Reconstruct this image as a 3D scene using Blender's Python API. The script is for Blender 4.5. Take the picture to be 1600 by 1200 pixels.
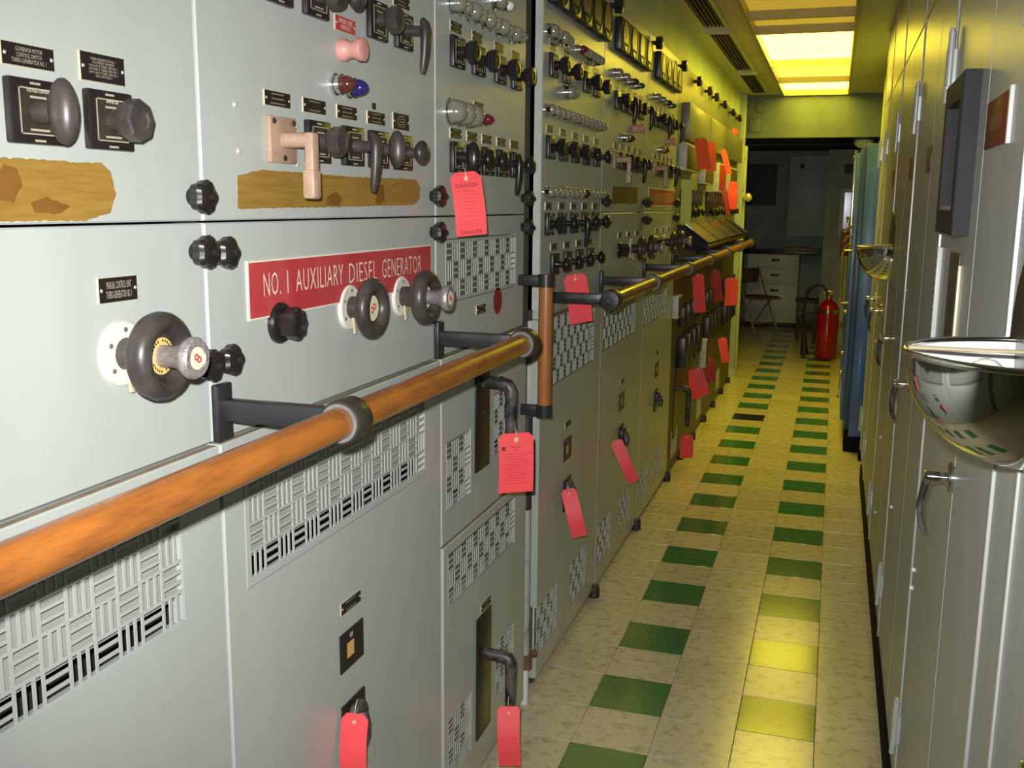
import bpy, bmesh, math, random
from mathutils import Vector, Matrix, noise
random.seed(7)
for o in list(bpy.data.objects):
    bpy.data.objects.remove(o)
sc = bpy.context.scene
col = sc.collection
PI = math.pi

# ------------------------------------------------------------------ camera
FPX = 1563.45
RM = ((0.95238262, -0.06291922, 0.29834294),
      (0.3047538, 0.1655749, -0.93792861),
      (0.00961563, 0.98418805, 0.17686553))
CAM = Vector((0.8564, 0.0, 1.56))
cd = bpy.data.cameras.new('camera')
cd.sensor_width = 36.0
cd.lens = FPX / 1600 * 36
cd.clip_start = 0.02
cam = bpy.data.objects.new('camera', cd)
cam.matrix_world = Matrix.Translation(CAM) @ Matrix(RM).to_4x4()
col.objects.link(cam)
sc.camera = cam

# ------------------------------------------------------------------ world, light, exposure
w = bpy.data.worlds.new('world')
sc.world = w
w.use_nodes = True
w.node_tree.nodes['Background'].inputs[0].default_value = (0.9, 0.85, 0.6, 1)
w.node_tree.nodes['Background'].inputs[1].default_value = 0.02
sc.view_settings.view_transform = 'Standard'
sc.view_settings.look = 'None'
sc.view_settings.gamma = 1.0
sc.view_settings.use_curve_mapping = False
sc.view_settings.exposure = 0.0
# the camera's own flash: a small lamp just above the lens, beam along the lens
fl = bpy.data.lights.new('camera_flash', 'SPOT')
fl.energy = 200
fl.color = (1.0, 0.985, 0.97)
fl.spot_size = math.radians(88)
fl.spot_blend = 1.0
fl.shadow_soft_size = 0.012
flo = bpy.data.objects.new('camera_flash', fl)
flo.matrix_world = cam.matrix_world @ Matrix.Translation((-0.03, 0.055, -0.01))
col.objects.link(flo)
LIGHT_COL = (1.0, 0.79, 0.055)
LIGHT_STR = 12.0


def wdir(px, py):
    c = Vector((px - 800, -(py - 600), -FPX))
    return Matrix(RM) @ c


def on_x(px, py, x=0.0):
    d = wdir(px, py)
    return CAM + d * ((x - CAM.x) / d.x)


def on_y(px, py, y):
    d = wdir(px, py)
    return CAM + d * ((y - CAM.y) / d.y)


def on_z(px, py, z=0.0):
    d = wdir(px, py)
    return CAM + d * ((z - CAM.z) / d.z)


# ------------------------------------------------------------------ materials
M = {}


def mat(name, base, rough=0.5, metal=0.0, noise_amt=0.0, noise_scale=8.0, stretch=(1, 1, 1), col2=None,
        bump=0.0, bump_scale=60.0, coat=0.0, emis=None, estr=0.0, spec=0.5, trans=0.0, rough_var=0.0, lo=0.35, hi=0.7):
    m = bpy.data.materials.new(name)
    m.use_nodes = True
    nt = m.node_tree
    b = nt.nodes['Principled BSDF']
    b.inputs['Base Color'].default_value = (*base, 1)
    b.inputs['Roughness'].default_value = rough
    b.inputs['Metallic'].default_value = metal
    b.inputs['Coat Weight'].default_value = coat
    b.inputs['Specular IOR Level'].default_value = spec
    b.inputs['Transmission Weight'].default_value = trans
    if emis:
        b.inputs['Emission Color'].default_value = (*emis, 1)
        b.inputs['Emission Strength'].default_value = estr
    if noise_amt or col2 or bump or rough_var:
        geo = nt.nodes.new('ShaderNodeNewGeometry')
        mp = nt.nodes.new('ShaderNodeMapping')
        mp.inputs['Scale'].default_value = stretch
        nt.links.new(geo.outputs['Position'], mp.inputs['Vector'])
        if noise_amt or col2:
            n = nt.nodes.new('ShaderNodeTexNoise')
            n.inputs['Scale'].default_value = noise_scale
            n.inputs['Detail'].default_value = 6
            n.inputs['Roughness'].default_value = 0.62
            nt.links.new(mp.outputs[0], n.inputs['Vector'])
            r = nt.nodes.new('ShaderNodeValToRGB')
            r.color_ramp.elements[0].position = lo
            r.color_ramp.elements[1].position = hi
            c2 = col2 or tuple(max(0, c * (1 - noise_amt)) for c in base)
            r.color_ramp.elements[0].color = (*c2, 1)
            r.color_ramp.elements[1].color = (*base, 1)
            nt.links.new(n.outputs['Fac'], r.inputs[0])
            nt.links.new(r.outputs[0], b.inputs['Base Color'])
            if rough_var:
                mr = nt.nodes.new('ShaderNodeMapRange')
                mr.inputs['To Min'].default_value = rough - rough_var
                mr.inputs['To Max'].default_value = rough + rough_var
                nt.links.new(n.outputs['Fac'], mr.inputs[0])
                nt.links.new(mr.outputs[0], b.inputs['Roughness'])
        if bump:
            n2 = nt.nodes.new('ShaderNodeTexNoise')
            n2.inputs['Scale'].default_value = bump_scale
            n2.inputs['Detail'].default_value = 3
            nt.links.new(mp.outputs[0], n2.inputs['Vector'])
            bp = nt.nodes.new('ShaderNodeBump')
            bp.inputs['Strength'].default_value = bump
            bp.inputs['Distance'].default_value = 0.003
            nt.links.new(n2.outputs['Fac'], bp.inputs['Height'])
            nt.links.new(bp.outputs[0], b.inputs['Normal'])
    M[name] = m
    return m


mat('panel', (0.495, 0.535, 0.495), 0.32, noise_amt=0.10, noise_scale=5, stretch=(1, 1, 0.35), bump=0.10, bump_scale=14)
mat('panel_far_dim', (0.24, 0.245, 0.17), 0.34, noise_amt=0.3, noise_scale=4, stretch=(1, 1, 0.4))  # far sections: dimmer light there is put into this darker colour
mat('panel_far_low_dim', (0.10, 0.092, 0.065), 0.45, noise_amt=0.45, noise_scale=4)  # far lower doors: the shade low down is painted into the colour
mat('panel_edge', (0.62, 0.64, 0.58), 0.45, noise_amt=0.2, noise_scale=20)
mat('dust', (0.33, 0.25, 0.17), 0.9, noise_amt=0.35, noise_scale=25)
mat('backing', (0.42, 0.42, 0.38), 0.6, noise_amt=0.12, noise_scale=20)
mat('backing_dark', (0.20, 0.175, 0.135), 0.7, noise_amt=0.3, noise_scale=20)
mat('gap', (0.035, 0.03, 0.026), 0.7)
mat('gap_brown', (0.09, 0.065, 0.045), 0.6, noise_amt=0.4, noise_scale=10)
mat('bakelite', (0.022, 0.019, 0.018), 0.28, noise_amt=0.35, noise_scale=30)
mat('bakelite_dusty', (0.075, 0.062, 0.055), 0.38, col2=(0.03, 0.025, 0.023), noise_scale=18)
mat('plate_black', (0.018, 0.014, 0.014), 0.35)
mat('plate_brown', (0.055, 0.045, 0.03), 0.4, noise_amt=0.4, noise_scale=60)
mat('engrave', (0.42, 0.37, 0.27), 0.6)
mat('engrave_dim', (0.20, 0.17, 0.115), 0.6)
mat('brass_edge', (0.72, 0.62, 0.40), 0.4, 0.3)
mat('sign_red', (0.46, 0.03, 0.04), 0.38, noise_amt=0.25, noise_scale=9, col2=(0.54, 0.085, 0.085))
mat('sign_red_dark', (0.27, 0.045, 0.02), 0.5, noise_amt=0.3, noise_scale=14)
mat('cream', (0.82, 0.75, 0.62), 0.5)
mat('ochre', (0.38, 0.235, 0.05), 0.38, col2=(0.27, 0.145, 0.025), noise_scale=22, stretch=(1, 0.5, 5), lo=0.25, hi=0.7)
mat('ochre_dark', (0.26, 0.12, 0.025), 0.35, noise_amt=0.3, noise_scale=14)
mat('brown_patch', (0.13, 0.065, 0.02), 0.5, noise_amt=0.4, noise_scale=14)
mat('wood', (0.36, 0.122, 0.022), 0.33, col2=(0.18, 0.058, 0.014), noise_scale=9, stretch=(5, 0.9, 5), lo=0.3, hi=0.6,
    bump=0.12, bump_scale=40, coat=0.35)
mat('wood_grip', (0.42, 0.16, 0.04), 0.4, col2=(0.30, 0.105, 0.03), noise_scale=16, stretch=(4, 4, 0.6), coat=0.2)
mat('black_paint', (0.028, 0.028, 0.03), 0.36, noise_amt=0.3, noise_scale=14, bump=0.15, bump_scale=50)
mat('collar', (0.03, 0.03, 0.022), 0.4, col2=(0.20, 0.16, 0.06), noise_scale=90, lo=0.22, hi=0.36, bump=0.2)
mat('collar_face', (0.20, 0.185, 0.185), 0.5, noise_amt=0.35, noise_scale=40)
mat('chrome', (0.82, 0.82, 0.80), 0.10, 1.0)
mat('bowl_chrome', (0.78, 0.77, 0.72), 0.055, 1.0, bump=0.03, bump_scale=9)
mat('nickel', (0.50, 0.45, 0.44), 0.42, 0.55, noise_amt=0.4, noise_scale=160, bump=0.4, bump_scale=260)
mat('flange_white', (0.80, 0.77, 0.67), 0.45, noise_amt=0.12, noise_scale=30)
mat('label_ochre', (0.75, 0.48, 0.16), 0.5)
mat('label_cream', (0.78, 0.70, 0.46), 0.5)
mat('emblem_red', (0.36, 0.03, 0.04), 0.5)
mat('lens_clear', (0.52, 0.50, 0.40), 0.12, 0.65, coat=0.6)
mat('lens_white', (0.80, 0.80, 0.74), 0.15, coat=0.5)
mat('lens_red', (0.14, 0.012, 0.025), 0.08, coat=0.6)
mat('lens_brown', (0.09, 0.025, 0.02), 0.08, coat=0.6)
mat('lens_blue', (0.02, 0.02, 0.13), 0.08, coat=0.6)
mat('lens_green', (0.02, 0.10, 0.05), 0.08, coat=0.6)
mat('lens_dark', (0.03, 0.02, 0.02), 0.1, coat=0.6)
mat('tan', (0.50, 0.33, 0.23), 0.42, noise_amt=0.25, noise_scale=40)
mat('pink', (0.66, 0.31, 0.27), 0.45, noise_amt=0.12, noise_scale=40)
mat('screw', (0.74, 0.73, 0.68), 0.3, 0.5)
mat('tag_red', (1.0, 0.085, 0.10), 0.55, noise_amt=0.10, noise_scale=14)
mat('tag_orange', (0.92, 0.12, 0.03), 0.55)
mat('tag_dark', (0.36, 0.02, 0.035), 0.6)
mat('tag_yellow', (0.62, 0.70, 0.16), 0.6, noise_amt=0.1)
mat('tag_ink', (0.20, 0.02, 0.03), 0.6)
mat('tag_inkf', (0.46, 0.03, 0.045), 0.6)
mat('eyelet', (0.72, 0.52, 0.36), 0.6)
mat('wire', (0.45, 0.40, 0.33), 0.4, 0.6)
mat('dot_red', (0.30, 0.02, 0.02), 0.5)
mat('pipe_grey', (0.42, 0.42, 0.39), 0.5, noise_amt=0.5, noise_scale=18, lo=0.3, hi=0.45)
mat('pipe_dark', (0.045, 0.04, 0.037), 0.5, noise_amt=0.4, noise_scale=20)
mat('handle_worn', (0.11, 0.095, 0.085), 0.42, col2=(0.02, 0.018, 0.016), noise_scale=24, lo=0.42, hi=0.58)
mat('rust', (0.22, 0.10, 0.06), 0.7, noise_amt=0.4, noise_scale=30)
mat('meter_face', (0.90, 0.86, 0.64), 0.4, coat=1.0)
mat('ink', (0.02, 0.02, 0.02), 0.5)
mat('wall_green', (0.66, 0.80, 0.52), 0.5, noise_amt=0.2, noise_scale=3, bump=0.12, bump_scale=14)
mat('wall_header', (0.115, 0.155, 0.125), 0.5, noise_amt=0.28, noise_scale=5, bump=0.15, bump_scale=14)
mat('post_green', (0.48, 0.56, 0.38), 0.4, noise_amt=0.15, noise_scale=6)
mat('ceiling', (0.60, 0.56, 0.38), 0.4, noise_amt=0.15, noise_scale=3)
mat('slot_dark', (0.05, 0.045, 0.03), 0.5)
mat('light_frame', (0.40, 0.34, 0.14), 0.4)
mat('diffuser', (0.9, 0.85, 0.55), 0.4, emis=LIGHT_COL, estr=LIGHT_STR)
mat('diffuser_mid', (0.9, 0.82, 0.45), 0.4, emis=(1.0, 0.72, 0.05), estr=LIGHT_STR * 0.22)
mat('diffuser_dim', (0.85, 0.7, 0.35), 0.4, emis=(1.0, 0.65, 0.04), estr=LIGHT_STR * 0.03)
mat('cabinet', (0.52, 0.54, 0.51), 0.34, 0.0, spec=0.1, noise_amt=0.08, noise_scale=6, stretch=(1, 6, 0.3), bump=0.05, bump_scale=5)
mat('cabinet_edge', (0.66, 0.68, 0.66), 0.3, 0.3)
mat('cab_dark', (0.16, 0.16, 0.15), 0.4, 0.2)
mat('kick', (0.012, 0.011, 0.012), 0.85, spec=0.1)
mat('frame_purple', (0.04, 0.038, 0.045), 0.65, spec=0.25)
mat('glass_dark', (0.17, 0.15, 0.11), 0.12, 0.1, coat=0.7)
mat('back_plate', (0.05, 0.042, 0.036), 0.3, noise_amt=0.2, noise_scale=12)
mat('brown_plate', (0.10, 0.075, 0.05), 0.35, noise_amt=0.3, noise_scale=20)
mat('white_paint', (0.78, 0.78, 0.76), 0.4)
mat('blue', (0.09, 0.20, 0.52), 0.33, noise_amt=0.25, noise_scale=7, coat=0.2)
mat('blue_dark', (0.05, 0.08, 0.18), 0.35)
mat('brass', (0.55, 0.40, 0.13), 0.28, 0.9)
mat('ext_red', (0.32, 0.004, 0.02), 0.22, coat=0.5)
mat('rubber', (0.014, 0.013, 0.014), 0.5)
mat('room_wall', (0.50, 0.56, 0.55), 0.6, noise_amt=0.35, noise_scale=4, bump=0.2, bump_scale=9)
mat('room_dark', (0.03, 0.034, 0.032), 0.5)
mat('desk', (0.80, 0.83, 0.78), 0.4, noise_amt=0.15, noise_scale=6)
mat('desk_top', (0.035, 0.03, 0.028), 0.3)
mat('paper', (0.45, 0.34, 0.27), 0.7)
mat('chair_tan', (0.42, 0.30, 0.22), 0.4, noise_amt=0.15)
mat('chair_seat', (0.17, 0.10, 0.08), 0.6)
mat('red_box', (0.33, 0.085, 0.05), 0.5)
mat('desk_black', (0.02, 0.02, 0.024), 0.28, spec=0.08)
mat('window_blue', (0.16, 0.17, 0.22), 0.15, 0.2)
mat('lamp_white', (0.72, 0.70, 0.56), 0.4)


def tile_mat(name, base, c2, rough):
    m = mat(name, base, rough, noise_amt=0.2, noise_scale=26, stretch=(1, 1, 1), col2=c2, bump=0.05, bump_scale=6, lo=0.30, hi=0.50)
    nt = m.node_tree
    oi = nt.nodes.new('ShaderNodeObjectInfo')
    hs = nt.nodes.new('ShaderNodeHueSaturation')
    mr = nt.nodes.new('ShaderNodeMapRange')
    mr.inputs['To Min'].default_value = 0.92
    mr.inputs['To Max'].default_value = 1.06
    nt.links.new(oi.outputs['Random'], mr.inputs[0])
    nt.links.new(mr.outputs[0], hs.inputs['Value'])
    b = nt.nodes['Principled BSDF']
    src = b.inputs['Base Color'].links[0].from_socket
    nt.links.new(src, hs.inputs['Color'])
    nt.links.new(hs.outputs[0], b.inputs['Base Color'])
    return m


tile_mat('tile_cream', (0.66, 0.60, 0.42), (0.42, 0.35, 0.22), 0.20)
tile_mat('tile_green', (0.06, 0.21, 0.08), (0.04, 0.15, 0.06), 0.16)
tile_mat('tile_black', (0.025, 0.03, 0.025), (0.015, 0.015, 0.015), 0.2)
mat('grout', (0.22, 0.18, 0.10), 0.7)


# ------------------------------------------------------------------ mesh builder
class MB:
    def __init__(s):
        s.v = []
        s.f = []
        s.m = []

    def _add(s, vs, fs, mi=0):
        b = len(s.v)
        s.v.extend([tuple(p) for p in vs])
        for f in fs:
            s.f.append(tuple(b + i for i in f))
            s.m.append(mi)
        return s

    def box(s, x0, x1, y0, y1, z0, z1, mi=0):
        vs = [(x, y, z) for x in (x0, x1) for y in (y0, y1) for z in (z0, z1)]
        return s._add(vs, [(0, 1, 3, 2), (4, 6, 7, 5), (0, 4, 5, 1), (2, 3, 7, 6), (0, 2, 6, 4), (1, 5, 7, 3)], mi)

    def bbox(s, x0, x1, y0, y1, z0, z1, b, mi=0):
        """box with chamfered edges"""
        bm = bmesh.new()
        bmesh.ops.create_cube(bm, size=1)
        for v in bm.verts:
            v.co = Vector(((x0 + x1) / 2 + v.co.x * (x1 - x0), (y0 + y1) / 2 + v.co.y * (y1 - y0), (z0 + z1) / 2 + v.co.z * (z1 - z0)))
        bmesh.ops.bevel(bm, geom=list(bm.edges), offset=b, segments=2, profile=0.5, affect='EDGES')
        bm.verts.index_update()
        s._add([v.co for v in bm.verts], [[v.index for v in f.verts] for f in bm.faces], mi)
        bm.free()
        return s

    def lathe(s, prof, o=(0, 0, 0), ax=(1, 0, 0), seg=16, mi=0, capa=True, capb=True, scale=(1, 1), lobes=0, lobe_amt=0.0, a0=0.0, a1=2 * PI):
        ax = Vector(ax).normalized()
        u = ax.orthogonal().normalized()
        if abs(ax.x) > 0.9:
            u = Vector((0, 1, 0))
        elif abs(ax.z) > 0.9:
            u = Vector((1, 0, 0))
        elif abs(ax.y) > 0.9:
            u = Vector((1, 0, 0))
        u = (u - ax * u.dot(ax)).normalized()
        t = ax.cross(u)
        o = Vector(o)
        full = abs(a1 - a0 - 2 * PI) < 1e-6
        n = seg if full else seg + 1
        vs = []
        for (h, r) in prof:
            for k in range(n):
                a = a0 + (a1 - a0) * k / seg
                rr = r
                if lobes:
                    rr = r * (1 + lobe_amt * math.cos(lobes * a))
                vs.append(o + ax * h + u * (rr * math.cos(a) * scale[0]) + t * (rr * math.sin(a) * scale[1]))
        fs = []
        for i in range(len(prof) - 1):
            for k in range(seg):
                k2 = (k + 1) % n
                fs.append((i * n + k, i * n + k2, (i + 1) * n + k2, (i + 1) * n + k))
        if full:
            if capa:
                fs.append(tuple(range(n))[::-1])
            if capb:
                fs.append(tuple((len(prof) - 1) * n + k for k in range(n)))
        return s._add(vs, fs, mi)

    def cyl(s, p0, p1, r0, r1=None, seg=14, mi=0):
        p0 = Vector(p0)
        p1 = Vector(p1)
        d = p1 - p0
        return s.lathe([(0, r0), (d.length, r0 if r1 is None else r1)], p0, d, seg, mi)

    def tube(s, pts, rad, seg=10, mi=0, squash=None, caps=True, closed=False):
        pts = [Vector(p) for p in pts]
        n = len(pts)
        if not hasattr(rad, '__len__'):
            rad = [rad] * n
        vs = []
        prev = None
        for i, p in enumerate(pts):
            if closed:
                d = (pts[(i + 1) % n] - pts[i - 1]).normalized()
            else:
                d = (pts[min(i + 1, n - 1)] - pts[max(i - 1, 0)]).normalized()
            if prev is None:
                u = d.orthogonal().normalized()
            else:
                u = (prev - d * prev.dot(d)).normalized()
            prev = u
            t = d.cross(u)
            for k in range(seg):
                a = 2 * PI * k / seg
                off = u * math.cos(a) * rad[i] + t * math.sin(a) * rad[i]
                if squash:
                    off = Vector((off.x * squash[0], off.y * squash[1], off.z * squash[2]))
                vs.append(p + off)
        fs = []
        for i in range(n if closed else n - 1):
            j = (i + 1) % n
            for k in range(seg):
                k2 = (k + 1) % seg
                fs.append((i * seg + k, i * seg + k2, j * seg + k2, j * seg + k))
        if caps and not closed:
            fs.append(tuple(range(seg))[::-1])
            fs.append(tuple((n - 1) * seg + k for k in range(seg)))
        return s._add(vs, fs, mi)

    def ell(s, c, r, seg=14, rings=8, mi=0):
        prof = []
        vs = []
        c = Vector(c)
        fs = []
        for i in range(1, rings):
            a = PI * i / rings
            for k in range(seg):
                b = 2 * PI * k / seg
                vs.append(c + Vector((r[0] * math.sin(a) * math.cos(b), r[1] * math.sin(a) * math.sin(b), r[2] * math.cos(a))))
        vs.append(c + Vector((0, 0, r[2])))
        vs.append(c - Vector((0, 0, r[2])))
        for i in range(rings - 2):
            for k in range(seg):
                k2 = (k + 1) % seg
                fs.append((i * seg + k, (i + 1) * seg + k, (i + 1) * seg + k2, i * seg + k2))
        T = len(vs) - 2
        for k in range(seg):
            k2 = (k + 1) % seg
            fs.append((T, k, k2))
            fs.append((T + 1, (rings - 2) * seg + k2, (rings - 2) * seg + k))
        return s._add(vs, fs, mi)

    def prism_x(s, poly, x0, x1, mi=0):
        """polygon of (y,z) points, counter-clockwise seen from +x, extruded along x"""
        n = len(poly)
        vs = [(x0, y, z) for y, z in poly] + [(x1, y, z) for y, z in poly]
        fs = [tuple(range(n))[::-1], tuple(range(n, 2 * n))]
        for i in range(n):
            j = (i + 1) % n
            fs.append((i, j, n + j, n + i))
        return s._add(vs, fs, mi)

    def prism_y(s, poly, y0, y1, mi=0):
        n = len(poly)
        vs = [(x, y0, z) for x, z in poly] + [(x, y1, z) for x, z in poly]
        fs = [tuple(range(n)), tuple(range(n, 2 * n))[::-1]]
        for i in range(n):
            j = (i + 1) % n
            fs.append((j, i, n + i, n + j))
        return s._add(vs, fs, mi)

    def plate(s, y0, y1, z0, z1, x0, x1, holes=(), mi=0, bevel=0.0):
        """plate facing +x with rectangular holes (y0,y1,z0,z1); front outer edge chamfered"""
        ys = sorted(set([y0, y1] + [h[0] for h in holes] + [h[1] for h in holes]))
        zs = sorted(set([z0, z1] + [h[2] for h in holes] + [h[3] for h in holes]))

        def solid(i, k):
            if i < 0 or k < 0 or i >= len(ys) - 1 or k >= len(zs) - 1:
                return False
            a, b = (ys[i] + ys[i + 1]) / 2, (zs[k] + zs[k + 1]) / 2
            return not any(h[0] < a < h[1] and h[2] < b < h[3] for h in holes)
        bv = bevel

        def Y(i):
            return ys[i] + (bv if i == 0 else -bv if i == len(ys) - 1 else 0)

        def Z(k):
            return zs[k] + (bv if k == 0 else -bv if k == len(zs) - 1 else 0)
        for i in range(len(ys) - 1):
            for k in range(len(zs) - 1):
                if not solid(i, k):
                    continue
                s._add([(x1, Y(i), Z(k)), (x1, Y(i + 1), Z(k)), (x1, Y(i + 1), Z(k + 1)), (x1, Y(i), Z(k + 1))], [(0, 1, 2, 3)], mi)
                for (di, dk, a, b) in ((-1, 0, (i, k + 1), (i, k)), (1, 0, (i + 1, k), (i + 1, k + 1)), (0, -1, (i, k), (i + 1, k)), (0, 1, (i + 1, k + 1), (i, k + 1))):
                    if solid(i + di, k + dk):
                        continue
                    outer = (i + di < 0 or k + dk < 0 or i + di >= len(ys) - 1 or k + dk >= len(zs) - 1)
                    A = (ys[a[0]], zs[a[1]])
                    B = (ys[b[0]], zs[b[1]])
                    FA = (Y(a[0]), Z(a[1]))
                    FB = (Y(b[0]), Z(b[1]))
                    if outer and bv:
                        s._add([(x0, *A), (x0, *B), (x1 - bv, *B), (x1 - bv, *A), (x1, *FB), (x1, *FA)], [(0, 1, 2, 3), (3, 2, 4, 5)], mi)
                    else:
                        s._add([(x0, *A), (x0, *B), (x1, *FB), (x1, *FA)], [(0, 1, 2, 3)], mi)
        return s

    def mesh(s, name, mats, smooth=35):
        me = bpy.data.meshes.new(name)
        me.from_pydata(s.v, [], s.f)
        for m in (mats if isinstance(mats, (list, tuple)) else [mats]):
            me.materials.append(M[m])
        if len(me.materials) > 1:
            me.polygons.foreach_set('material_index', s.m)
        if smooth:
            me.shade_smooth()
            me.set_sharp_from_angle(angle=math.radians(smooth))
        me.update()
        return me


WL = {}


def put(name, me, parent=None, loc=(0, 0, 0), rot=None, label=None, cat=None, group=None, kind=None):
    o = bpy.data.objects.new(name, me)
    col.objects.link(o)
    loc = Vector(loc)
    if parent is not None:
        o.parent = parent
        o.location = loc - WL[parent.name]
    else:
        o.location = loc
    WL[o.name] = loc.copy()
    if rot:
        o.rotation_euler = rot
    if label:
        o['label'] = label
    if cat:
        o['category'] = cat
    if group:
        o['group'] = group
    if kind:
        o['kind'] = kind
    return o


def thing(name, loc, label, cat, group=None):
    return put(name, None, None, loc, None, label, cat, group)


_tc = {}


def text_mesh(lines, W, H, mi_name, thick=0.0003, bold=0.0, align='CENTER', spacing=1.0):
    """flat lettering in the local y-z plane facing +x, fitted to W x H, centred on the origin"""
    key = (lines, round(W, 4), round(H, 4), mi_name)
    if key in _tc:
        return _tc[key]
    cu = bpy.data.curves.new('lettering', 'FONT')
    cu.body = lines
    cu.align_x = align
    cu.resolution_u = 2
    cu.offset = bold
    cu.space_line = 0.9
    cu.space_character = spacing
    ob = bpy.data.objects.new('tmp_text', cu)
    col.objects.link(ob)
    dg = bpy.context.evaluated_depsgraph_get()
    me = bpy.data.meshes.new_from_object(ob.evaluated_get(dg))
    bpy.data.objects.remove(ob)
    xs = [v.co.x for v in me.vertices]
    ys = [v.co.y for v in me.vertices]
    sx = W / (max(xs) - min(xs))
    sy = H / (max(ys) - min(ys))
    cx, cy = (max(xs) + min(xs)) / 2, (max(ys) + min(ys)) / 2
    for v in me.vertices:
        v.co = Vector((thick, (v.co.x - cx) * sx, (v.co.y - cy) * sy))
    me.materials.clear()
    me.materials.append(M[mi_name])
    me.name = 'lettering'
    _tc[key] = me
    return me


def words(parent, line, yc, zc, W, H):
    """engraved line on a switchboard sign, each word its own piece"""
    ws = line.split(' ')
    nat = [sum({'I': .35, '1': .55, '.': .3}.get(ch, 1.0) for ch in w_) for w_ in ws]
    gap = .62
    k = W / (sum(nat) + gap * (len(ws) - 1))
    y = yc - W / 2
    for w_, n_ in zip(ws, nat):
        put('lettering', text_mesh(w_, n_ * k * .94 if len(w_) > 1 else n_ * k * .20, H, 'cream', .0039, bold=-.01, spacing=1.1), parent, (0, y + n_ * k / 2, zc))
        y += (n_ + gap) * k


# ------------------------------------------------------------------ the setting
TS = 0.2286
ROW0 = 2.878
COLS = [-0.0226 + TS * i for i in range(6)]
fb = MB().box(-0.8, 1.9, -2.2, 16.0, -0.08, -0.004)
floor = put('floor', fb.mesh('floor', 'grout'), kind='structure', label='cream and green vinyl tile floor of the aisle')
tm = MB().bbox(0.0006, TS - 0.0006, 0.0006, TS - 0.0006, -0.006, 0.0, 0.0012)
tile_me = {}
for nme in ('tile_cream', 'tile_green', 'tile_black'):
    tile_me[nme] = tm.mesh(nme, nme, 20)
for r in range(-6, 46):
    y = ROW0 + r * TS
    for c in range(5):
        k = 'tile_cream'
        if c in (1, 3) and r % 2 == 0:
            k = 'tile_green'
        if c == 1 and r == 20:
            k = 'tile_black'
        put('tile', tile_me[k], floor, (COLS[c], y, 0.0), kind=None)
# tiles too far off to tell apart: the rest of the floor beyond the doorway and behind the camera
far = MB()
for (ya, yb) in ((-2.0, ROW0 - 6 * TS), (ROW0 + 46 * TS, 15.6)):
    far.box(-0.8, 1.9, ya, yb, -0.006, -0.0002)
far.box(-0.8, COLS[0], ROW0 - 6 * TS, ROW0 + 46 * TS, -0.006, -0.0002)
far.box(COLS[5], 1.9, ROW0 - 6 * TS, ROW0 + 46 * TS, -0.006, -0.0002)
put('distant_tiling', far.mesh('distant_tiling', 'tile_cream'), floor, (0, 0, 0), kind='stuff')

CZ = 2.55
put('ceiling', MB().box(-0.6, 0.33, -2.2, 9.62, CZ, CZ + 0.1).box(0.90, 1.9, -2.2, 9.62, CZ, CZ + 0.1).box(0.33, 0.90, -2.2, 4.9, CZ, CZ + 0.1)
    .box(0.33, 0.90, 4.9, 9.62, CZ + 0.08, CZ + 0.1).mesh('ceiling', 'ceiling'), kind='structure', label='ochre painted metal ceiling over the aisle')
put('wall_left', MB().box(-0.12, -0.022, -2.2, 9.6, 2.336, CZ).box(-0.7, -0.6, -2.2, 9.6, 0, CZ).box(-0.6, -0.022, -2.2, 0.12, 0, 2.336).mesh('wall_left', 'wall_green'),
    kind='structure', label='green painted wall above the switchboard')
put('wall_right', MB().box(1.72, 1.85, -2.2, 15.6, 0, CZ).mesh('wall_right', 'wall_green'), kind='structure', label='green wall behind the steel cabinets')
put('wall_rear', MB().box(-0.6, 1.72, -2.2, -2.1, 0, CZ).mesh('wall_rear', 'wall_green'), kind='structure', label='green wall at the near end of the aisle')
HY = 9.6
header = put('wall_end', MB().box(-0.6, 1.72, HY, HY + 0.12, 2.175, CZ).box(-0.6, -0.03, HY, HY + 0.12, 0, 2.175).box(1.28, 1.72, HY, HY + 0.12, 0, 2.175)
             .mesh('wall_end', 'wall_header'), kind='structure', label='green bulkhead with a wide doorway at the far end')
for (a, b, c, d) in ((0.045, 0.15, 2.225, 2.345), (0.105, 0.15, 2.40, 2.49)):
    put('access_panel', MB().bbox(a, b, HY - .006, HY, c, d, .0015).mesh('access_panel', 'wall_header'), header, (0, 0, 0))
    mb = MB()
    for (p, q, r_, s_) in ((a - .005, b + .005, c - .005, c), (a - .005, b + .005, d, d + .005), (a - .005, a, c, d), (b, b + .005, c, d)):
        mb.box(p, q, HY - .004, HY, r_, s_)
    put('access_panel_rim', mb.mesh('access_panel_rim', 'plate_brown'), header, (0, 0, 0))

# post beside the doorway
post = thing('pipe_post', (0.0, 9.45, 0), 'pale green vertical post with bolts beside the doorway', 'post')
put('post_shaft', MB().bbox(-0.055, 0.03, 9.40, 9.48, 0, CZ, 0.008).bbox(0.005, 0.05, 9.49, 9.57, 0.02, 2.1, 0.01).mesh('post_shaft', 'post_green'), post, (0, 0, 0))
put('post_foot', MB().lathe([(0, .05), (.05, .05), (.09, .035)], (-.005, 9.44, 0), (0, 0, 1)).mesh('post_foot', 'post_green'), post, (0, 0, 0))
for z in (1.36, 1.7, 1.98):
    put('bolt', MB().lathe([(0, .008), (.006, .007)], (0.03, 9.43, z), (1, 0, 0), 8).mesh('bolt', 'pipe_dark'), post, (0, 0, 0))
put('bulb_holder', MB().lathe([(0, .03), (.04, .04), (.06, .02)], (0.05, 9.48, 1.64), (1, -.4, 0), 12).mesh('bulb_holder', 'brass_edge'), post, (0, 0, 0))

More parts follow.
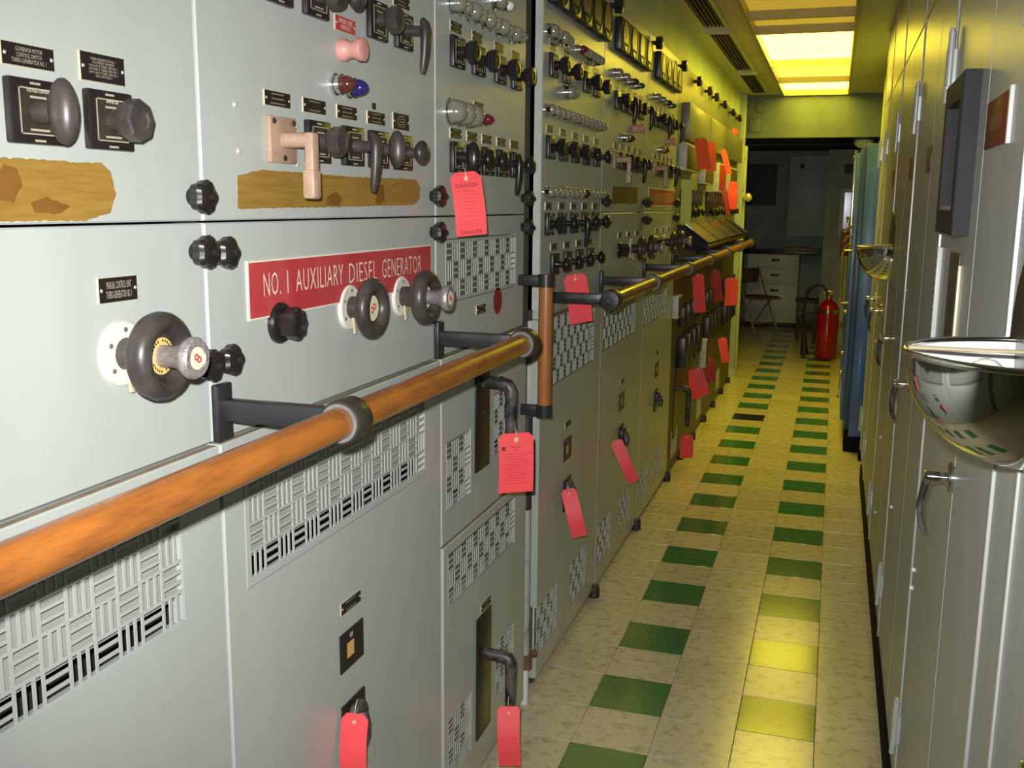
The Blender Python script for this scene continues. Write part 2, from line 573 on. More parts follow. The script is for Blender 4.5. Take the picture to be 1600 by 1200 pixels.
# ceiling light
cl = thing('ceiling_light', (0.615, 7.4, CZ), 'long glowing yellow fluorescent ceiling fixture', 'ceiling light')
mb = MB()
mb.box(0.325, 0.345, 4.9, 9.585, CZ - .012, CZ + .078).box(0.885, 0.905, 4.9, 9.585, CZ - .012, CZ + .078)
for y in (4.9, 5.72, 6.2, 7.62, 8.62, 9.565):
    mb.box(0.345, 0.885, y - .008 + (.012 if y == 4.9 else 0), y + .012, CZ - .012, CZ + .078)
put('trough_frame', mb.mesh('trough_frame', 'light_frame'), cl, (0, 0, 0))
for (a, b, m_) in ((4.92, 5.71, 'diffuser_dim'), (5.733, 6.19, 'diffuser_dim'), (6.213, 7.61, 'diffuser'), (7.633, 8.61, 'diffuser_mid'), (8.633, 9.553, 'diffuser')):
    put('diffuser', MB().box(0.347, 0.883, a, b, CZ + .035, CZ + .041).mesh('diffuser', m_), cl, (0, 0, 0))
# ceiling air vents along the left edge
for i, (ya, yb) in enumerate(((4.2, 5.9), (6.05, 7.75), (7.95, 9.3))):
    v = thing('ceiling_vent', (0.15, (ya + yb) / 2, CZ), ('long slotted air vent in the ceiling, nearest section of its row from the flash-lit end',
              'long slotted ceiling vent, middle one of its row above the meters', 'slotted ceiling vent, last of its row before the doorway wall')[i], 'air vent', 'slotted ceiling vents')
    mb = MB().box(0.075, 0.095, ya, yb, CZ - .02, CZ).box(0.205, 0.225, ya, yb, CZ - .02, CZ)
    mb.box(0.095, 0.205, ya, ya + .03, CZ - .02, CZ).box(0.095, 0.205, yb - .03, yb, CZ - .02, CZ)
    put('vent_frame', mb.mesh('vent_frame', 'ceiling'), v, (0, 0, 0))
    put('vent_backing', MB().box(0.095, 0.205, ya + .03, yb - .03, CZ - .004, CZ - .001).mesh('vent_backing', 'slot_dark'), v, (0, 0, 0))
    for k in range(5):
        x = 0.108 + k * .021
        put('slat', MB().box(x, x + .007, ya + .03, yb - .03, CZ - .018, CZ - .004).mesh('slat', 'slot_dark'), v, (0, 0, 0))

# ------------------------------------------------------------------ switchboard component meshes (+x is outward)
CM = {}
PW, PH = 0.078, 0.070
CM['plate'] = MB().bbox(0, .011, -PW / 2, PW / 2, -PH / 2, PH / 2, .0025).mesh('switch_plate', 'plate_black')
mb = MB()
hw, hh = PW / 2 - .011, PH / 2 - .010
mb.box(.0108, .0116, -hw, hw, -hh, hh, 0)
for (a, b, c, d) in ((-hw, hw, hh - .0015, hh), (-hw, hw, -hh, -hh + .0015), (-hw, -hw + .0015, -hh, hh), (hw - .0015, hw, -hh, hh)):
    mb.box(.0116, .012, a, b, c, d, 1)
for (a, b, c, d) in ((-.012, .012, .014, .0165), (-.010, -.004, .0285, .031), (-.002, .004, .0285, .031), (-.008, .007, -.0325, -.0300), (-.014, .014, -.021, -.0185)):
    mb.box(.0110, .0121, a, b, c, d, 1)
CM['dial'] = mb.mesh('dial_plate', ['plate_brown', 'engrave'])


def lobed(prof, n, amt, seg=32, mi=0, mb=None, phase=0):
    mb = mb or MB()
    return mb.lathe(prof, (0, 0, 0), (1, 0, 0), seg, mi, lobes=n, lobe_amt=amt)


mb = MB().lathe([(.011, .0135), (.03, .012), (.036, .014)], seg=14)
mb.lathe([(.030, .0150), (.036, .0235), (.041, .0255), (.059, .0255), (.0625, .0225), (.0635, .013), (.0610, .011)], seg=8)
CM['k_oct'] = mb.mesh('knob', 'bakelite', 25)
CM['k_octd'] = mb.mesh('knob', 'bakelite_dusty', 25)
mb = MB().lathe([(.011, .0135), (.036, .011)], seg=14).ell((.052, 0, 0), (.021, .0145, .036), 18, 12)
mb.box(.0724, .0735, -.0008, .0008, -.018, .018)
CM['k_oval'] = mb.mesh('knob', 'bakelite_dusty', 50)
CM['k_ovalb'] = mb.mesh('knob', 'bakelite', 50)
mb = MB().lathe([(.011, .013), (.022, .0105), (.052, .0095)], seg=12)
pts = [(.053, 0, .022), (.060, 0, .012), (.0625, 0, 0), (.062, 0, -.02), (.060, 0, -.045), (.056, 0, -.068), (.053, 0, -.082)]
mb.tube(pts, [.006, .0115, .0135, .0125, .011, .009, .006], 12)
CM['k_pistol'] = mb.mesh('pistol_grip', 'bakelite_dusty', 50)
CM['k_pistolb'] = mb.mesh('pistol_grip', 'bakelite', 50)
mb = MB().lathe([(.011, .0125), (.022, .010), (.042, .009)], seg=12).lathe([(.040, .008), (.044, .018), (.052, .024), (.060, .024), (.067, .018), (.070, .010), (.0705, .004)], seg=18)
CM['k_round'] = mb.mesh('knob', 'bakelite_dusty', 50)
CM['k_roundb'] = mb.mesh('knob', 'bakelite', 50)
mb = MB().bbox(0, .009, -.040, .040, -.036, .036, .002)
for (a, b) in ((-.03, .028), (.03, .028), (0, -.028)):
    mb.lathe([(.008, .005), (.0115, .0042)], (0, a, b), (1, 0, 0), 8, 1)
CM['t_plate'] = mb.mesh('switch_plate', ['tan', 'pipe_dark'])
mb = MB().tube([(.008, 0, 0), (.068, 0, 0)], [.013, .012], 10)
mb.bbox(.058, .078, -.011, .011, -.090, .012, .005)
mb.bbox(.054, .080, -.013, .013, -.092, -.045, .005)
CM['k_tan'] = mb.mesh('pistol_grip', 'tan', 40)
for k_ in list(CM):
    if k_.startswith('k_'):
        f_ = .82 if 'oct' not in k_ else .84
        for v_ in CM[k_].vertices:
            v_.co.x = .011 + (v_.co.x - .011) * f_
# panel latch knobs with four lobes
mb = MB()
mb.lathe([(0, .012), (.008, .012)], seg=12)
mb.lathe([(.008, .014), (.012, .021), (.024, .0225), (.030, .019), (.033, .010)], seg=32, lobes=5, lobe_amt=.10)
mb.lathe([(.032, .0065), (.038, .0055), (.040, .003)], seg=8)
CM['latch'] = mb.mesh('latch_knob', 'bakelite', 30)
mb = MB()
mb.lathe([(0, .034), (.006, .034), (.010, .031), (.012, .024)], seg=24)
mb.lathe([(.011, .023), (.034, .026), (.040, .024), (.042, .018), (.036, .012)], seg=32, lobes=8, lobe_amt=.07)
CM['bigknob'] = mb.mesh('control_knob', 'bakelite', 30)


def lamp_meshes(key, r, lens, base='chrome', pointed=False, blen=.018):
    mb = MB().lathe([(0, r * 1.12), (blen * .35, r * 1.12), (blen * .4, r * .92), (blen * .75, r * .92), (blen * .8, r * 1.06), (blen, r * 1.06), (blen, r * .9)], seg=16)
    CM['b_' + key] = mb.mesh('lamp_base', base, 40)
    if pointed:
        prof = [(blen * .9, r * .92), (blen + r * .5, r * .9), (blen + r * 1.0, r * .7), (blen + r * 1.35, r * .42), (blen + r * 1.5, r * .14), (blen + r * 1.52, .0003)]
    else:
        prof = [(blen * .9, r * .9)] + [(blen + r * 1.15 * math.sin(a), max(.0003, r * math.cos(a))) for a in [PI / 2 * i / 7 for i in range(8)]]
    CM['l_' + key] = MB().lathe(prof, seg=16).mesh('lens', lens, 60)


lamp_meshes('clear', .021, 'lens_clear')
lamp_meshes('small', .0165, 'lens_clear')
lamp_meshes('big', .027, 'lens_clear', blen=.016)
lamp_meshes('white', .013, 'lens_white')
lamp_meshes('red', .015, 'lens_red', pointed=True)
lamp_meshes('brown', .017, 'lens_brown', pointed=True)
lamp_meshes('blue', .017, 'lens_blue', pointed=True)
lamp_meshes('green', .014, 'lens_green', pointed=True)
lamp_meshes('dark', .015, 'lens_dark', pointed=True)
mb = MB().lathe([(0, .0045), (.002, .0045), (.0035, .003)], seg=10).box(.0033, .0038, -.003, .003, -.0005, .0005)
CM['screw'] = mb.mesh('screw', 'screw', 30)
mb = MB().lathe([(0, .0195), (.010, .0195), (.014, .0165), (.018, .015), (.026, .015), (.036, .0205), (.045, .0205), (.047, .016)], seg=20)
CM['pinkknob'] = mb.mesh('mushroom_knob', 'pink', 40)
# handwheel
mb = MB().lathe([(0, .042), (.004, .042), (.007, .039), (.007, .02)], seg=28)
CM['hw_flange'] = mb.mesh('flange', 'flange_white', 40)
CM['hw_bolt'] = MB().lathe([(.006, .0036), (.0085, .003)], (0, 0, 0), (1, 0, 0), 8).mesh('flange_bolt', 'collar_face', 40)
mb = MB().lathe([(.006, .021), (.036, .021), (.036, .03), (.040, .034), (.048, .034), (.05, .03)], seg=20)
ring = [(.049, .0425 * math.cos(2 * PI * k / 36), .0425 * math.sin(2 * PI * k / 36)) for k in range(36)]
mb.tube(ring, .0138, 12, closed=True)
CM['hw_wheel'] = mb.mesh('wheel_rim', 'bakelite_dusty', 50)
mb = MB().lathe([(.0500, .0235), (.0508, .0235)], seg=24, mi=0)
for k in range(26):
    a = 2 * PI * k / 26
    if k % 13 in (0, 1, 7):
        continue
    y, z = .0195 * math.cos(a), .0195 * math.sin(a)
    mb.box(.0508, .0511, y - .0011, y + .0011, z - .0016, z + .0016, 1)
CM['hw_label'] = mb.mesh('dial_label', ['label_ochre', 'plate_brown'], 40)
mb = MB().lathe([(.0500, .0235), (.0508, .0235)], seg=24, mi=0)
for s_ in (-1, 1):
    ring = [(.0512, s_ * .004 + .005 * math.cos(2 * PI * k / 14), s_ * .003 + .005 * math.sin(2 * PI * k / 14)) for k in range(14)]
    mb.tube(ring, .0012, 5, 1, closed=True)
CM['hw_label2'] = mb.mesh('dial_label', ['label_cream', 'emblem_red'], 40)
mb = MB().lathe([(.050, .0145), (.066, .0145), (.074, .017), (.082, .024), (.086, .0265), (.091, .0265), (.094, .024), (.094, .016), (.0925, .0145)], seg=24)
CM['hw_knob'] = mb.mesh('centre_knob', 'nickel', 40)
mb = MB().lathe([(.0920, .0142), (.0932, .0142)], seg=20, mi=0)
for s_ in (-1, 1):
    ring = [(.0936, s_ * .0026 + .0034 * math.cos(2 * PI * k / 14), -s_ * .0018 + .0034 * math.sin(2 * PI * k / 14)) for k in range(14)]
    mb.tube(ring, .001, 5, 1, closed=True)
CM['hw_emblem'] = mb.mesh('knob_emblem', ['label_cream', 'emblem_red'], 40)
CM['hw_pointer'] = MB().prism_x([(-.010, -.018), (-.004, -.049), (.001, -.049), (.008, -.018)], .012, .016).mesh('pointer', 'brass_edge')


for k_ in ('hw_wheel', 'hw_label', 'hw_label2', 'hw_knob', 'hw_emblem'):
    CM[k_ + '_far'] = CM[k_].copy()
    for v_ in CM[k_ + '_far'].vertices:
        v_.co.x = .006 + (v_.co.x - .006) * 1.22


def handwheel(parent, y, z, knob=True, label=1):
    sfx = '_far' if knob else ''
    f = put('handwheel', CM['hw_flange'], parent, (0, y, z), label='black hand wheel on a white flange')
    for a_ in (.5, 1.55, 2.7, 3.8, 5.2):
        put('flange_bolt', CM['hw_bolt'], f, (0, y + .031 * math.cos(a_), z + .031 * math.sin(a_)))
    put('wheel_rim', CM['hw_wheel' + sfx], f, (0, y, z))
    put('pointer', CM['hw_pointer'], f, (0, y, z))
    put('dial_label', CM[('hw_label' if label == 1 else 'hw_label2') + sfx], f, (0, y, z))
    if knob:
        put('centre_knob', CM['hw_knob' + sfx], f, (0, y, z))
        put('knob_emblem', CM['hw_emblem' + sfx], f, (0, y, z))
    return f


_np = {}


def nameplate(parent, y0, y1, z0, z1, text=None, x=0.0, red=False, nlines=3):
    w_, h_ = y1 - y0, z1 - z0
    key = (round(w_, 3), round(h_, 3), red)
    if key not in _np:
        mb = MB().box(0, .0018, -w_ / 2, w_ / 2, -h_ / 2, h_ / 2, 1)
        mb.box(.0018, .0022, -w_ / 2 + .0008, w_ / 2 - .0008, -h_ / 2 + .0008, h_ / 2 - .0008, 0)
        for s_ in (-1, 1):
            mb.lathe([(.0022, .0024), (.0032, .0016)], (0, s_ * (w_ / 2 - .0045), 0), (1, 0, 0), 8, 2)
        _np[key] = mb.mesh('nameplate', ['sign_red' if red else 'plate_black', 'brass_edge', 'screw'])
    c = (x, (y0 + y1) / 2, (z0 + z1) / 2)
    n = put('nameplate', _np[key], parent, c)
    if text is None:
        text = '\n'.join(['IIIIII IIII', 'IIII IIIII', 'IIIIII II I'][:nlines])
        k2 = ('fake', key, nlines)
        if k2 not in _np:
            mb = MB()
            rnd = random.Random(nlines * 7 + int(w_ * 1000))
            for i in range(nlines):
                zz = h_ * .30 - i * h_ * .6 / max(1, nlines - 1) if nlines > 1 else 0
                tw = w_ * rnd.uniform(.40, .58)
                a = -tw / 2
                while a < tw / 2:
                    b = a + rnd.uniform(.0018, .0042)
                    mb.box(.0022, .0025, a, min(b, tw / 2), zz - .0012, zz + .0012)
                    a = b + .0013
            _np[k2] = mb.mesh('lettering', 'engrave_dim')
        put('lettering', _np[k2], n, c)
    else:
        t = text_mesh(text, w_ * .66, h_ * .66, 'cream' if red else 'engrave', .0026)
        put('lettering', t, n, c)
    return n


def switch(parent, y, z, knob='k_oct', x=0.0, dial=True):
    if knob == 'k_tan':
        s_ = put('rotary_switch', CM['t_plate'], parent, (x, y, z), label='tan pistol-grip switch')
        put('pistol_grip', CM['k_tan'], s_, (x, y, z))
        return s_
    s_ = put('rotary_switch', CM['plate'], parent, (x, y, z))
    if dial:
        put('dial_plate', CM['dial'], s_, (x, y, z))
    if knob:
        put('pistol_grip' if 'pistol' in knob else 'knob', CM[knob], s_, (x, y, z))
    return s_


def lamp(parent, y, z, key='clear', x=0.0):
    b = put('indicator_lamp', CM['b_' + key], parent, (x, y, z))
    put('lens', CM['l_' + key], b, (x, y, z))
    return b


def latch(parent, y, z, x=0.0, name='latch_knob'):
    return put(name, CM['latch'], parent, (x, y, z))


_gr = {}


def grille(parent, y0, z0, ncol, nrow, x, pitch=.0443, start=0, frame=0.0, dark_rows=.6, thick=.002, back='backing_dark'):
    """basket-weave punched vent: every cell has three slots, turned cell by cell"""
    key = (ncol, nrow, round(pitch, 4), start, frame)
    W, H = ncol * pitch, nrow * pitch
    if key not in _gr:
        mb = MB()
        b = pitch * .055
        for i in range(ncol):
            for k in range(nrow):
                a, c = i * pitch, k * pitch
                A, Cc = a + pitch, c + pitch
                hor = (i + k + start) % 2 == 0
                if hor:
                    mb.box(-thick, 0, a, a + b, c, Cc).box(-thick, 0, A - b, A, c, Cc)
                    bars = [(c, c + b), (c + pitch / 3 - b, c + pitch / 3 + b), (c + 2 * pitch / 3 - b, c + 2 * pitch / 3 + b), (Cc - b, Cc)]
                    for (p, q) in bars:
                        mb.box(-thick, 0, a + b, A - b, p, q)
                else:
                    mb.box(-thick, 0, a, A, c, c + b).box(-thick, 0, a, A, Cc - b, Cc)
                    bars = [(a, a + b), (a + pitch / 3 - b, a + pitch / 3 + b), (a + 2 * pitch / 3 - b, a + 2 * pitch / 3 + b), (A - b, A)]
                    for (p, q) in bars:
                        mb.box(-thick, 0, p, q, c + b, Cc - b)
        if frame:
            mb.plate(-frame, W + frame, -frame, H + frame, -thick, 0.0006, holes=[(0, W, 0, H)], bevel=.0005)
        _gr[key] = mb.mesh('vent_grille', 'panel', 0)
    g = put('vent_grille', _gr[key], parent, (x, y0, z0))
    k2 = ('back', back, dark_rows) + key
    if k2 not in _gr:
        mb = MB().box(-.020, -.018, -frame - .01, W + frame + .01, pitch * dark_rows, H + frame + .01)
        _gr[k2] = mb.mesh('vent_backing', back)
    put('vent_backing', _gr[k2], g, (x, y0, z0))
    return g


def patch(parent, outline, z_off, mname, x=0.0, name='paint_patch', jit=.0011, seed=1):
    """bare patch where a sign was taken off: thin film with an uneven rim"""
    rnd = random.Random(seed)
    pts = []
    n = len(outline)
    for i in range(n):
        a, b = outline[i], outline[(i + 1) % n]
        L_ = math.dist(a, b)
        m_ = max(1, int(L_ / .006))
        for k in range(m_):
            t = k / m_
            pts.append((a[0] + (b[0] - a[0]) * t + rnd.uniform(-jit, jit), a[1] + (b[1] - a[1]) * t + rnd.uniform(-jit, jit)))
    return put(name, MB().prism_x(pts, 0, z_off).mesh(name, mname, 0), parent, (x, 0, 0))


# ------------------------------------------------------------------ switchboard sections
LOX = 0.012          # the lower doors stand a little proud; their top edge is a dusty ledge
TOPZ, MIDZ, LEDGE = 2.333, 1.531, 1.208


def lo(y, z):        # point measured on the x=0 plane carried along its sight line to the lower doors
    k = (CAM.x - LOX) / CAM.x
    return (y * k, CAM.z + (z - CAM.z) * k)


def section(y0, y1, label, mid_panel=True, holes_mid=(), holes_low=(), low_split=None, g=.003, holes_low2=(), mu='panel', ml='panel'):
    s_ = thing('switchboard_section', (0, (y0 + y1) / 2, 0), label, 'switchboard', 'switchboard sections along the aisle')
    base = (0, (y0 + y1) / 2, 0)
    put('cabinet_body', MB().box(-.40, -.10, y0, y1, 0.0, TOPZ).box(-.10, -.024, y0, y0 + .02, 0, TOPZ).box(-.10, -.024, y1 - .02, y1, 0, TOPZ)
        .box(-.10, -.024, y0 + .02, y1 - .02, TOPZ - .02, TOPZ).mesh('cabinet_body', 'gap'), s_, (0, 0, 0))
    put('upper_panel', MB().plate(y0 + g, y1 - g, (MIDZ if mid_panel else LEDGE) + .0016, TOPZ, -.022, 0, bevel=.0022).mesh('upper_panel', mu, 0), s_, (0, 0, 0))
    if mid_panel:
        put('middle_panel', MB().plate(y0 + g, y1 - g, LEDGE + .002, MIDZ - .0016, -.022, 0, holes=holes_mid, bevel=.0022).mesh('middle_panel', 'panel', 0), s_, (0, 0, 0))
    zt = LEDGE
    if low_split:
        put('lower_panel', MB().plate(y0 + g, y1 - g, .03, low_split - .004, -.018, LOX + .004, holes=holes_low2, bevel=.0022).mesh('lower_panel', 'panel', 0), s_, (0, 0, 0))
        put('dust_ledge', MB().box(-.004, LOX + .001, y0 + g + .003, y1 - g - .003, low_split - .004, low_split - .0033).mesh('dust_ledge', 'dust'), s_, (0, 0, 0))
        put('breaker_panel', MB().plate(y0 + g, y1 - g, low_split, zt - .002, -.018, LOX, holes=holes_low, bevel=.0022).mesh('breaker_panel', 'panel', 0), s_, (0, 0, 0))
    else:
        put('lower_panel', MB().plate(y0 + g, y1 - g, .03, zt - .002, -.018, LOX, holes=holes_low, bevel=.0022).mesh('lower_panel', ml, 0), s_, (0, 0, 0))
    put('dust_ledge', MB().box(0, LOX - .0025, y0 + g + .003, y1 - g - .003, zt - .002, zt - .0012).mesh('dust_ledge', 'dust'), s_, (0, 0, 0))
    put('plinth', MB().box(-.05, -.006, y0, y1, 0, .028).mesh('plinth', 'gap_brown'), s_, (0, 0, 0))
    return s_


P = .0443
YA, YB, YC, YD, YE, YF = 1.237, 2.114, 2.795, 3.785, 4.69, 5.62

# --- section 1 (turbo generator no. 1, nearest)
v1 = lo(1.151, .967)
v1 = (v1[0] - 16 * P, v1[1])
h1 = (v1[0] - .012, v1[0] + 16 * P + .012, v1[1] - .012, v1[1] + 4 * P + .012)
S1 = section(0.30, YA, 'switchboard section with voltage and ammeter switches and a manual control hand wheel', holes_low=[h1])
grille(S1, v1[0], v1[1], 16, 4, LOX, P, frame=.012, back='backing')
nameplate(S1, .888, .965, 1.702, 1.727, 'GOVERNOR MOTOR\nCONTROL SWITCH\nTURBO-GENERATOR NO. 1')
nameplate(S1, 1.0065, 1.0845, 1.699, 1.733, 'TURBO-GENERATOR NO. 1\nVOLTMETER TRANSFER\n1 PH A-PH B TURBO GEN NO. 1\n2 PH B-PH C TURBO GEN NO. 1\n3 PH C-PH A TURBO GEN NO. 1\n4 PH A-PH B BUS 1')
s = switch(S1, .926, 1.655, 'k_oval')
put('lettering', text_mesh('VOLTAGE CONTROL', .034, .0035, 'cream', .0123), s, (0, .926, 1.677))
s = switch(S1, 1.046, 1.655, 'k_octd')
put('lettering', text_mesh('AMMETER', .022, .004, 'cream', .0123), s, (0, 1.046, 1.677))
patch(S1, [(.55, 1.538), (1.0, 1.536), (1.045, 1.545), (1.057, 1.568), (1.050, 1.595), (1.035, 1.604), (.55, 1.604)], .0006, 'ochre', seed=3)
patch(S1, [(.868, 1.578), (.880, 1.597), (.90, 1.594), (.904, 1.575), (.89, 1.557), (.872, 1.56)], .0010, 'ochre_dark', seed=4)
patch(S1, [(.915, 1.556), (.94, 1.563), (.975, 1.553), (.955, 1.543), (.92, 1.545)], .0010, 'ochre_dark', seed=5)
nameplate(S1, 1.0135, 1.0855, 1.434, 1.466, 'MANUAL CONTROL UNIT\nTURBO-GENERATOR NO. 1')
handwheel(S1, 1.051, 1.368, True, 1)
for z in (1.566, 1.490, 1.329):
    latch(S1, 1.212, z)

# --- section 2 (no. 1 auxiliary diesel generator)
v2 = lo(1.325, .964)
h2 = (v2[0] - .013, v2[0] + 16 * P + .013, v2[1] - .014, v2[1] + 4 * P + .012)
S2 = section(YA, YB, 'switchboard section carrying the red auxiliary diesel generator sign', holes_low=[h2])
grille(S2, v2[0], v2[1], 16, 4, LOX, P, frame=.012, start=1, back='backing')
rowz = 1.661
for i, (a, b) in enumerate(((1.409, 1.488), (1.529, 1.608), (1.649, 1.727), (1.771, 1.844), (1.888, 1.961))):
    nameplate(S2, a, a + .078, 1.708 if i < 4 else 1.706, 1.732 if i < 4 else 1.739, nlines=3 if i in (0, 2, 3) else 2 if i == 1 else 5)
put('label_tape', MB().box(0, .0008, -.008, .008, -.006, .006).mesh('label_tape', 'plate_black'), S2, (0, 1.803, 1.742))
switch(S2, 1.452, 1.657, 'k_tan')
switch(S2, 1.569, rowz, 'k_octd')
switch(S2, 1.700, rowz, 'k_pistol')
switch(S2, 1.810, rowz, 'k_oval')
switch(S2, 1.926, rowz, 'k_round')
for (y, z) in ((1.329, 1.701), (1.334, 1.634), (1.505, 1.683), (1.506, 1.622)):
    put('screw', CM['screw'], S2, (0, y, z))
# top row
for i, (yc, kn) in enumerate(((1.453, 'k_octd'), (1.573, 'k_octd'), (1.812, 'k_octd'), (1.935, 'k_pistol'))):
    switch(S2, yc, 1.899, None if i == 0 else kn)
    nameplate(S2, yc - .039, yc + .039, 1.944, 1.968, nlines=3)
nameplate(S2, 1.648, 1.727, 1.858, 1.884, 'EMERGENCY DIESEL\nENGINE NO. 1', red=True)
put('control_knob', CM['k_round'], S2, (-.010, 1.665, 1.912))
put('mushroom_knob', CM['pinkknob'], S2, (0, 1.672, 1.826), label='pink push knob')
lamp(S2, 1.640, 1.764, 'brown')
lamp(S2, 1.690, 1.763, 'blue')
patch(S2, [(1.326, 1.549), (1.99, 1.556), (2.022, 1.568), (2.026, 1.592), (2.005, 1.610), (1.70, 1.607), (1.40, 1.609), (1.328, 1.598)], .0006, 'ochre', seed=8)
patch(S2, [(1.60, 1.556), (1.61, 1.572), (1.64, 1.580), (1.665, 1.566), (1.65, 1.553)], .0010, 'ochre_dark', seed=9)
patch(S2, [(1.80, 1.560), (1.815, 1.592), (1.84, 1.598), (1.845, 1.565), (1.82, 1.556)], .0010, 'ochre_dark', seed=10)
for z in (1.576, 1.497):
    latch(S2, 2.090, z)
latch(S2, 1.263, 1.487)
latch(S2, 1.263, 1.330)
# the red sign
sg = put('engraved_sign', MB().box(0, .003, 1.342, 2.080, 1.378, 1.470, 1).box(.003, .0035, 1.345, 2.077, 1.381, 1.467, 0).mesh('engraved_sign', ['sign_red', 'cream']), S2, (0, 0, 0),
         label='long red engraved sign')
words(sg, 'NO. 1 AUXILIARY DIESEL GENERATOR', 1.706, 1.431, .645, .037)
put('control_knob', CM['bigknob'], S2, (0, 1.432, 1.366))
handwheel(S2, 1.681, 1.368, False, 2)
handwheel(S2, 1.916, 1.369, True, 2)


def trip_unit(sec, yc, zc, tagged=True, sc_=1.0):
    """nameplate, position window and rotary breaker handle, one above the other"""
    yw = .048
    nameplate(sec, yc - .041, yc + .041, zc + .115, zc + .139, x=LOX, nlines=2)
    w_ = put('position_window', MB().box(0, .003, yc - yw, yc + yw, zc, zc + .077, 0).box(.003, .0034, yc - .022, yc + .006, zc + .022, zc + .052, 1)
             .box(.003, .0034, yc - .01, yc + .002, zc + .060, zc + .069, 2).mesh('position_window', ['plate_black', 'label_ochre', 'engrave']), sec, (LOX, 0, 0))
    p_ = put('breaker_escutcheon', MB().bbox(0, .005, yc - yw, yc + yw, zc - .182, zc - .068, .001).mesh('breaker_escutcheon', 'plate_black'), sec, (LOX, 0, 0))
    mb = MB().lathe([(.004, .030), (.016, .030), (.020, .026), (.020, .012)], (0, yc + .004, zc - .105), (1, 0, 0), 20)
    mb.tube([(.016, yc + .004, zc - .105), (.026, yc - .004, zc - .120), (.030, yc - .010, zc - .140), (.028, yc - .014, zc - .158)], [.016, .015, .013, .010], 10)
    put('rotary_handle', mb.mesh('rotary_handle', 'handle_worn', 45), p_, (LOX, 0, 0))


tz = lo(1.665, .663)
trip_unit(S2, tz[0], tz[1])

# --- section 3 (two breakers)
hm = (2.181 - .008, 2.181 + 12 * P + .008, 1.338 - .008, 1.338 + 3 * P + .008)
gA = lo(2.179, .824)
gA2 = lo(2.535, .88)
gB = lo(2.179, .572)
gC = lo(2.177, .105)
gC2 = lo(2.55, .15)
P4 = .0412
hl = [(gA[0] - .003, gA[0] + 4 * P4 + .003, gA[1] - .003, gA[1] + 4 * P4 + .003), (gA2[0] - .003, gA2[0] + 4 * P4 + .003, gA2[1] - .003, gA2[1] + 4 * P4 + .003)]
h3 = [(gB[0] - .003, gB[0] + 12 * P + .003, gB[1] - .003, gB[1] + 3 * P4 + .012),
      (gC[0] - .003, gC[0] + 4 * P4 + .003, gC[1] - .003, gC[1] + 4 * P4 + .003), (gC2[0] - .003, gC2[0] + 4 * P4 + .003, gC2[1] - .003, gC2[1] + 4 * P4 + .003)]
S3 = section(YB, YC, 'switchboard section with two vented breaker doors and pipe handles', holes_mid=[hm], holes_low=hl, low_split=.755, holes_low2=h3)
grille(S3, 2.181, 1.338, 12, 3, 0, P, frame=.006, dark_rows=-.2)
grille(S3, gA[0], gA[1], 4, 4, LOX, P4, start=1, dark_rows=.5)
grille(S3, gA2[0], gA2[1], 4, 4, LOX, P4, dark_rows=.5)
grille(S3, gB[0], gB[1] + .006, 12, 3, LOX + .004, P4 * 1.0752, dark_rows=.3)
grille(S3, gC[0], gC[1], 4, 4, LOX + .004, P4, start=1, dark_rows=.5)
grille(S3, gC2[0], gC2[1], 4, 4, LOX + .004, P4, dark_rows=.5)
for k in range(10):
    lamp(S3, 2.205 + k * .0535, 2.002, 'clear' if k % 2 == 0 else 'small')
lamp(S3, 2.575, 2.062, 'white')
lamp(S3, 2.50, 2.062, 'clear')
for i, yc in enumerate((2.240, 2.383, 2.550, 2.690)):
    switch(S3, yc, 1.901, 'k_oct')
    nameplate(S3, yc - .036, yc + .036, 1.944, 1.968, nlines=3)
for k in range(3):
    lamp(S3, 2.195 + k * .057, 1.766, 'big')
nameplate(S3, 2.36, 2.43, 1.782, 1.806, nlines=3)
lamp(S3, 2.40, 1.764, 'red')
for i, (yc, kn) in enumerate(((2.238, 'k_ovalb'), (2.348, 'k_roundb'), (2.457, 'k_roundb'), (2.573, 'k_pistolb'), (2.687, 'k_roundb'))):
    switch(S3, yc, 1.666, kn)
    nameplate(S3, yc - .036, yc + .036, 1.709, 1.732, nlines=[2, 2, 3, 4, 2][i])
for z in (1.577, 1.496):
    latch(S3, 2.770, z)
nameplate(S3, 2.385, 2.455, 1.282, 1.306, nlines=2)
put('red_dot', MB().lathe([(0, .036), (.0006, .036)], (0, 2.557, 1.303), (1, 0, 0), 24).mesh('red_dot', 'dot_red'), S3, (0, 0, 0))


def breaker(sec, y0, y1, z0, z1, hz, hl_, x, nm=None):
    p_ = put('breaker_escutcheon', MB().bbox(0, .004, y0, y1, z0, z1, .001).box(.004, .0044, y0 + .02, y0 + .03, (z0 + z1) / 2, (z0 + z1) / 2 + .004, 0).mesh('breaker_escutcheon', 'plate_black'), sec, (x, 0, 0))
    yc = (y0 + y1) / 2
    put('lettering', text_mesh('ON - OFF', .035, .006, 'engrave', .0046), p_, (x, yc, (z0 + z1) / 2 + .01))
    if nm:
        nameplate(sec, *nm, x=x, nlines=2)
    pts = [(.003, yc, hz), (.055, yc, hz), (.072, yc, hz - .004), (.079, yc, hz - .018), (.080, yc, hz - .04), (.078, yc, hz - hl_)]
    mb = MB().tube(pts, [.0165, .0165, .0175, .0175, .0165, .0135], 14)
    mb.tube([(.050, yc, hz), (.056, yc, hz)], .0185, 14)
    mb.ell((.078, yc, hz - hl_), (.0135, .0135, .01), 12, 6)
    put('pipe_handle', mb.mesh('pipe_handle', 'handle_worn', 50), p_, (x, 0, 0))


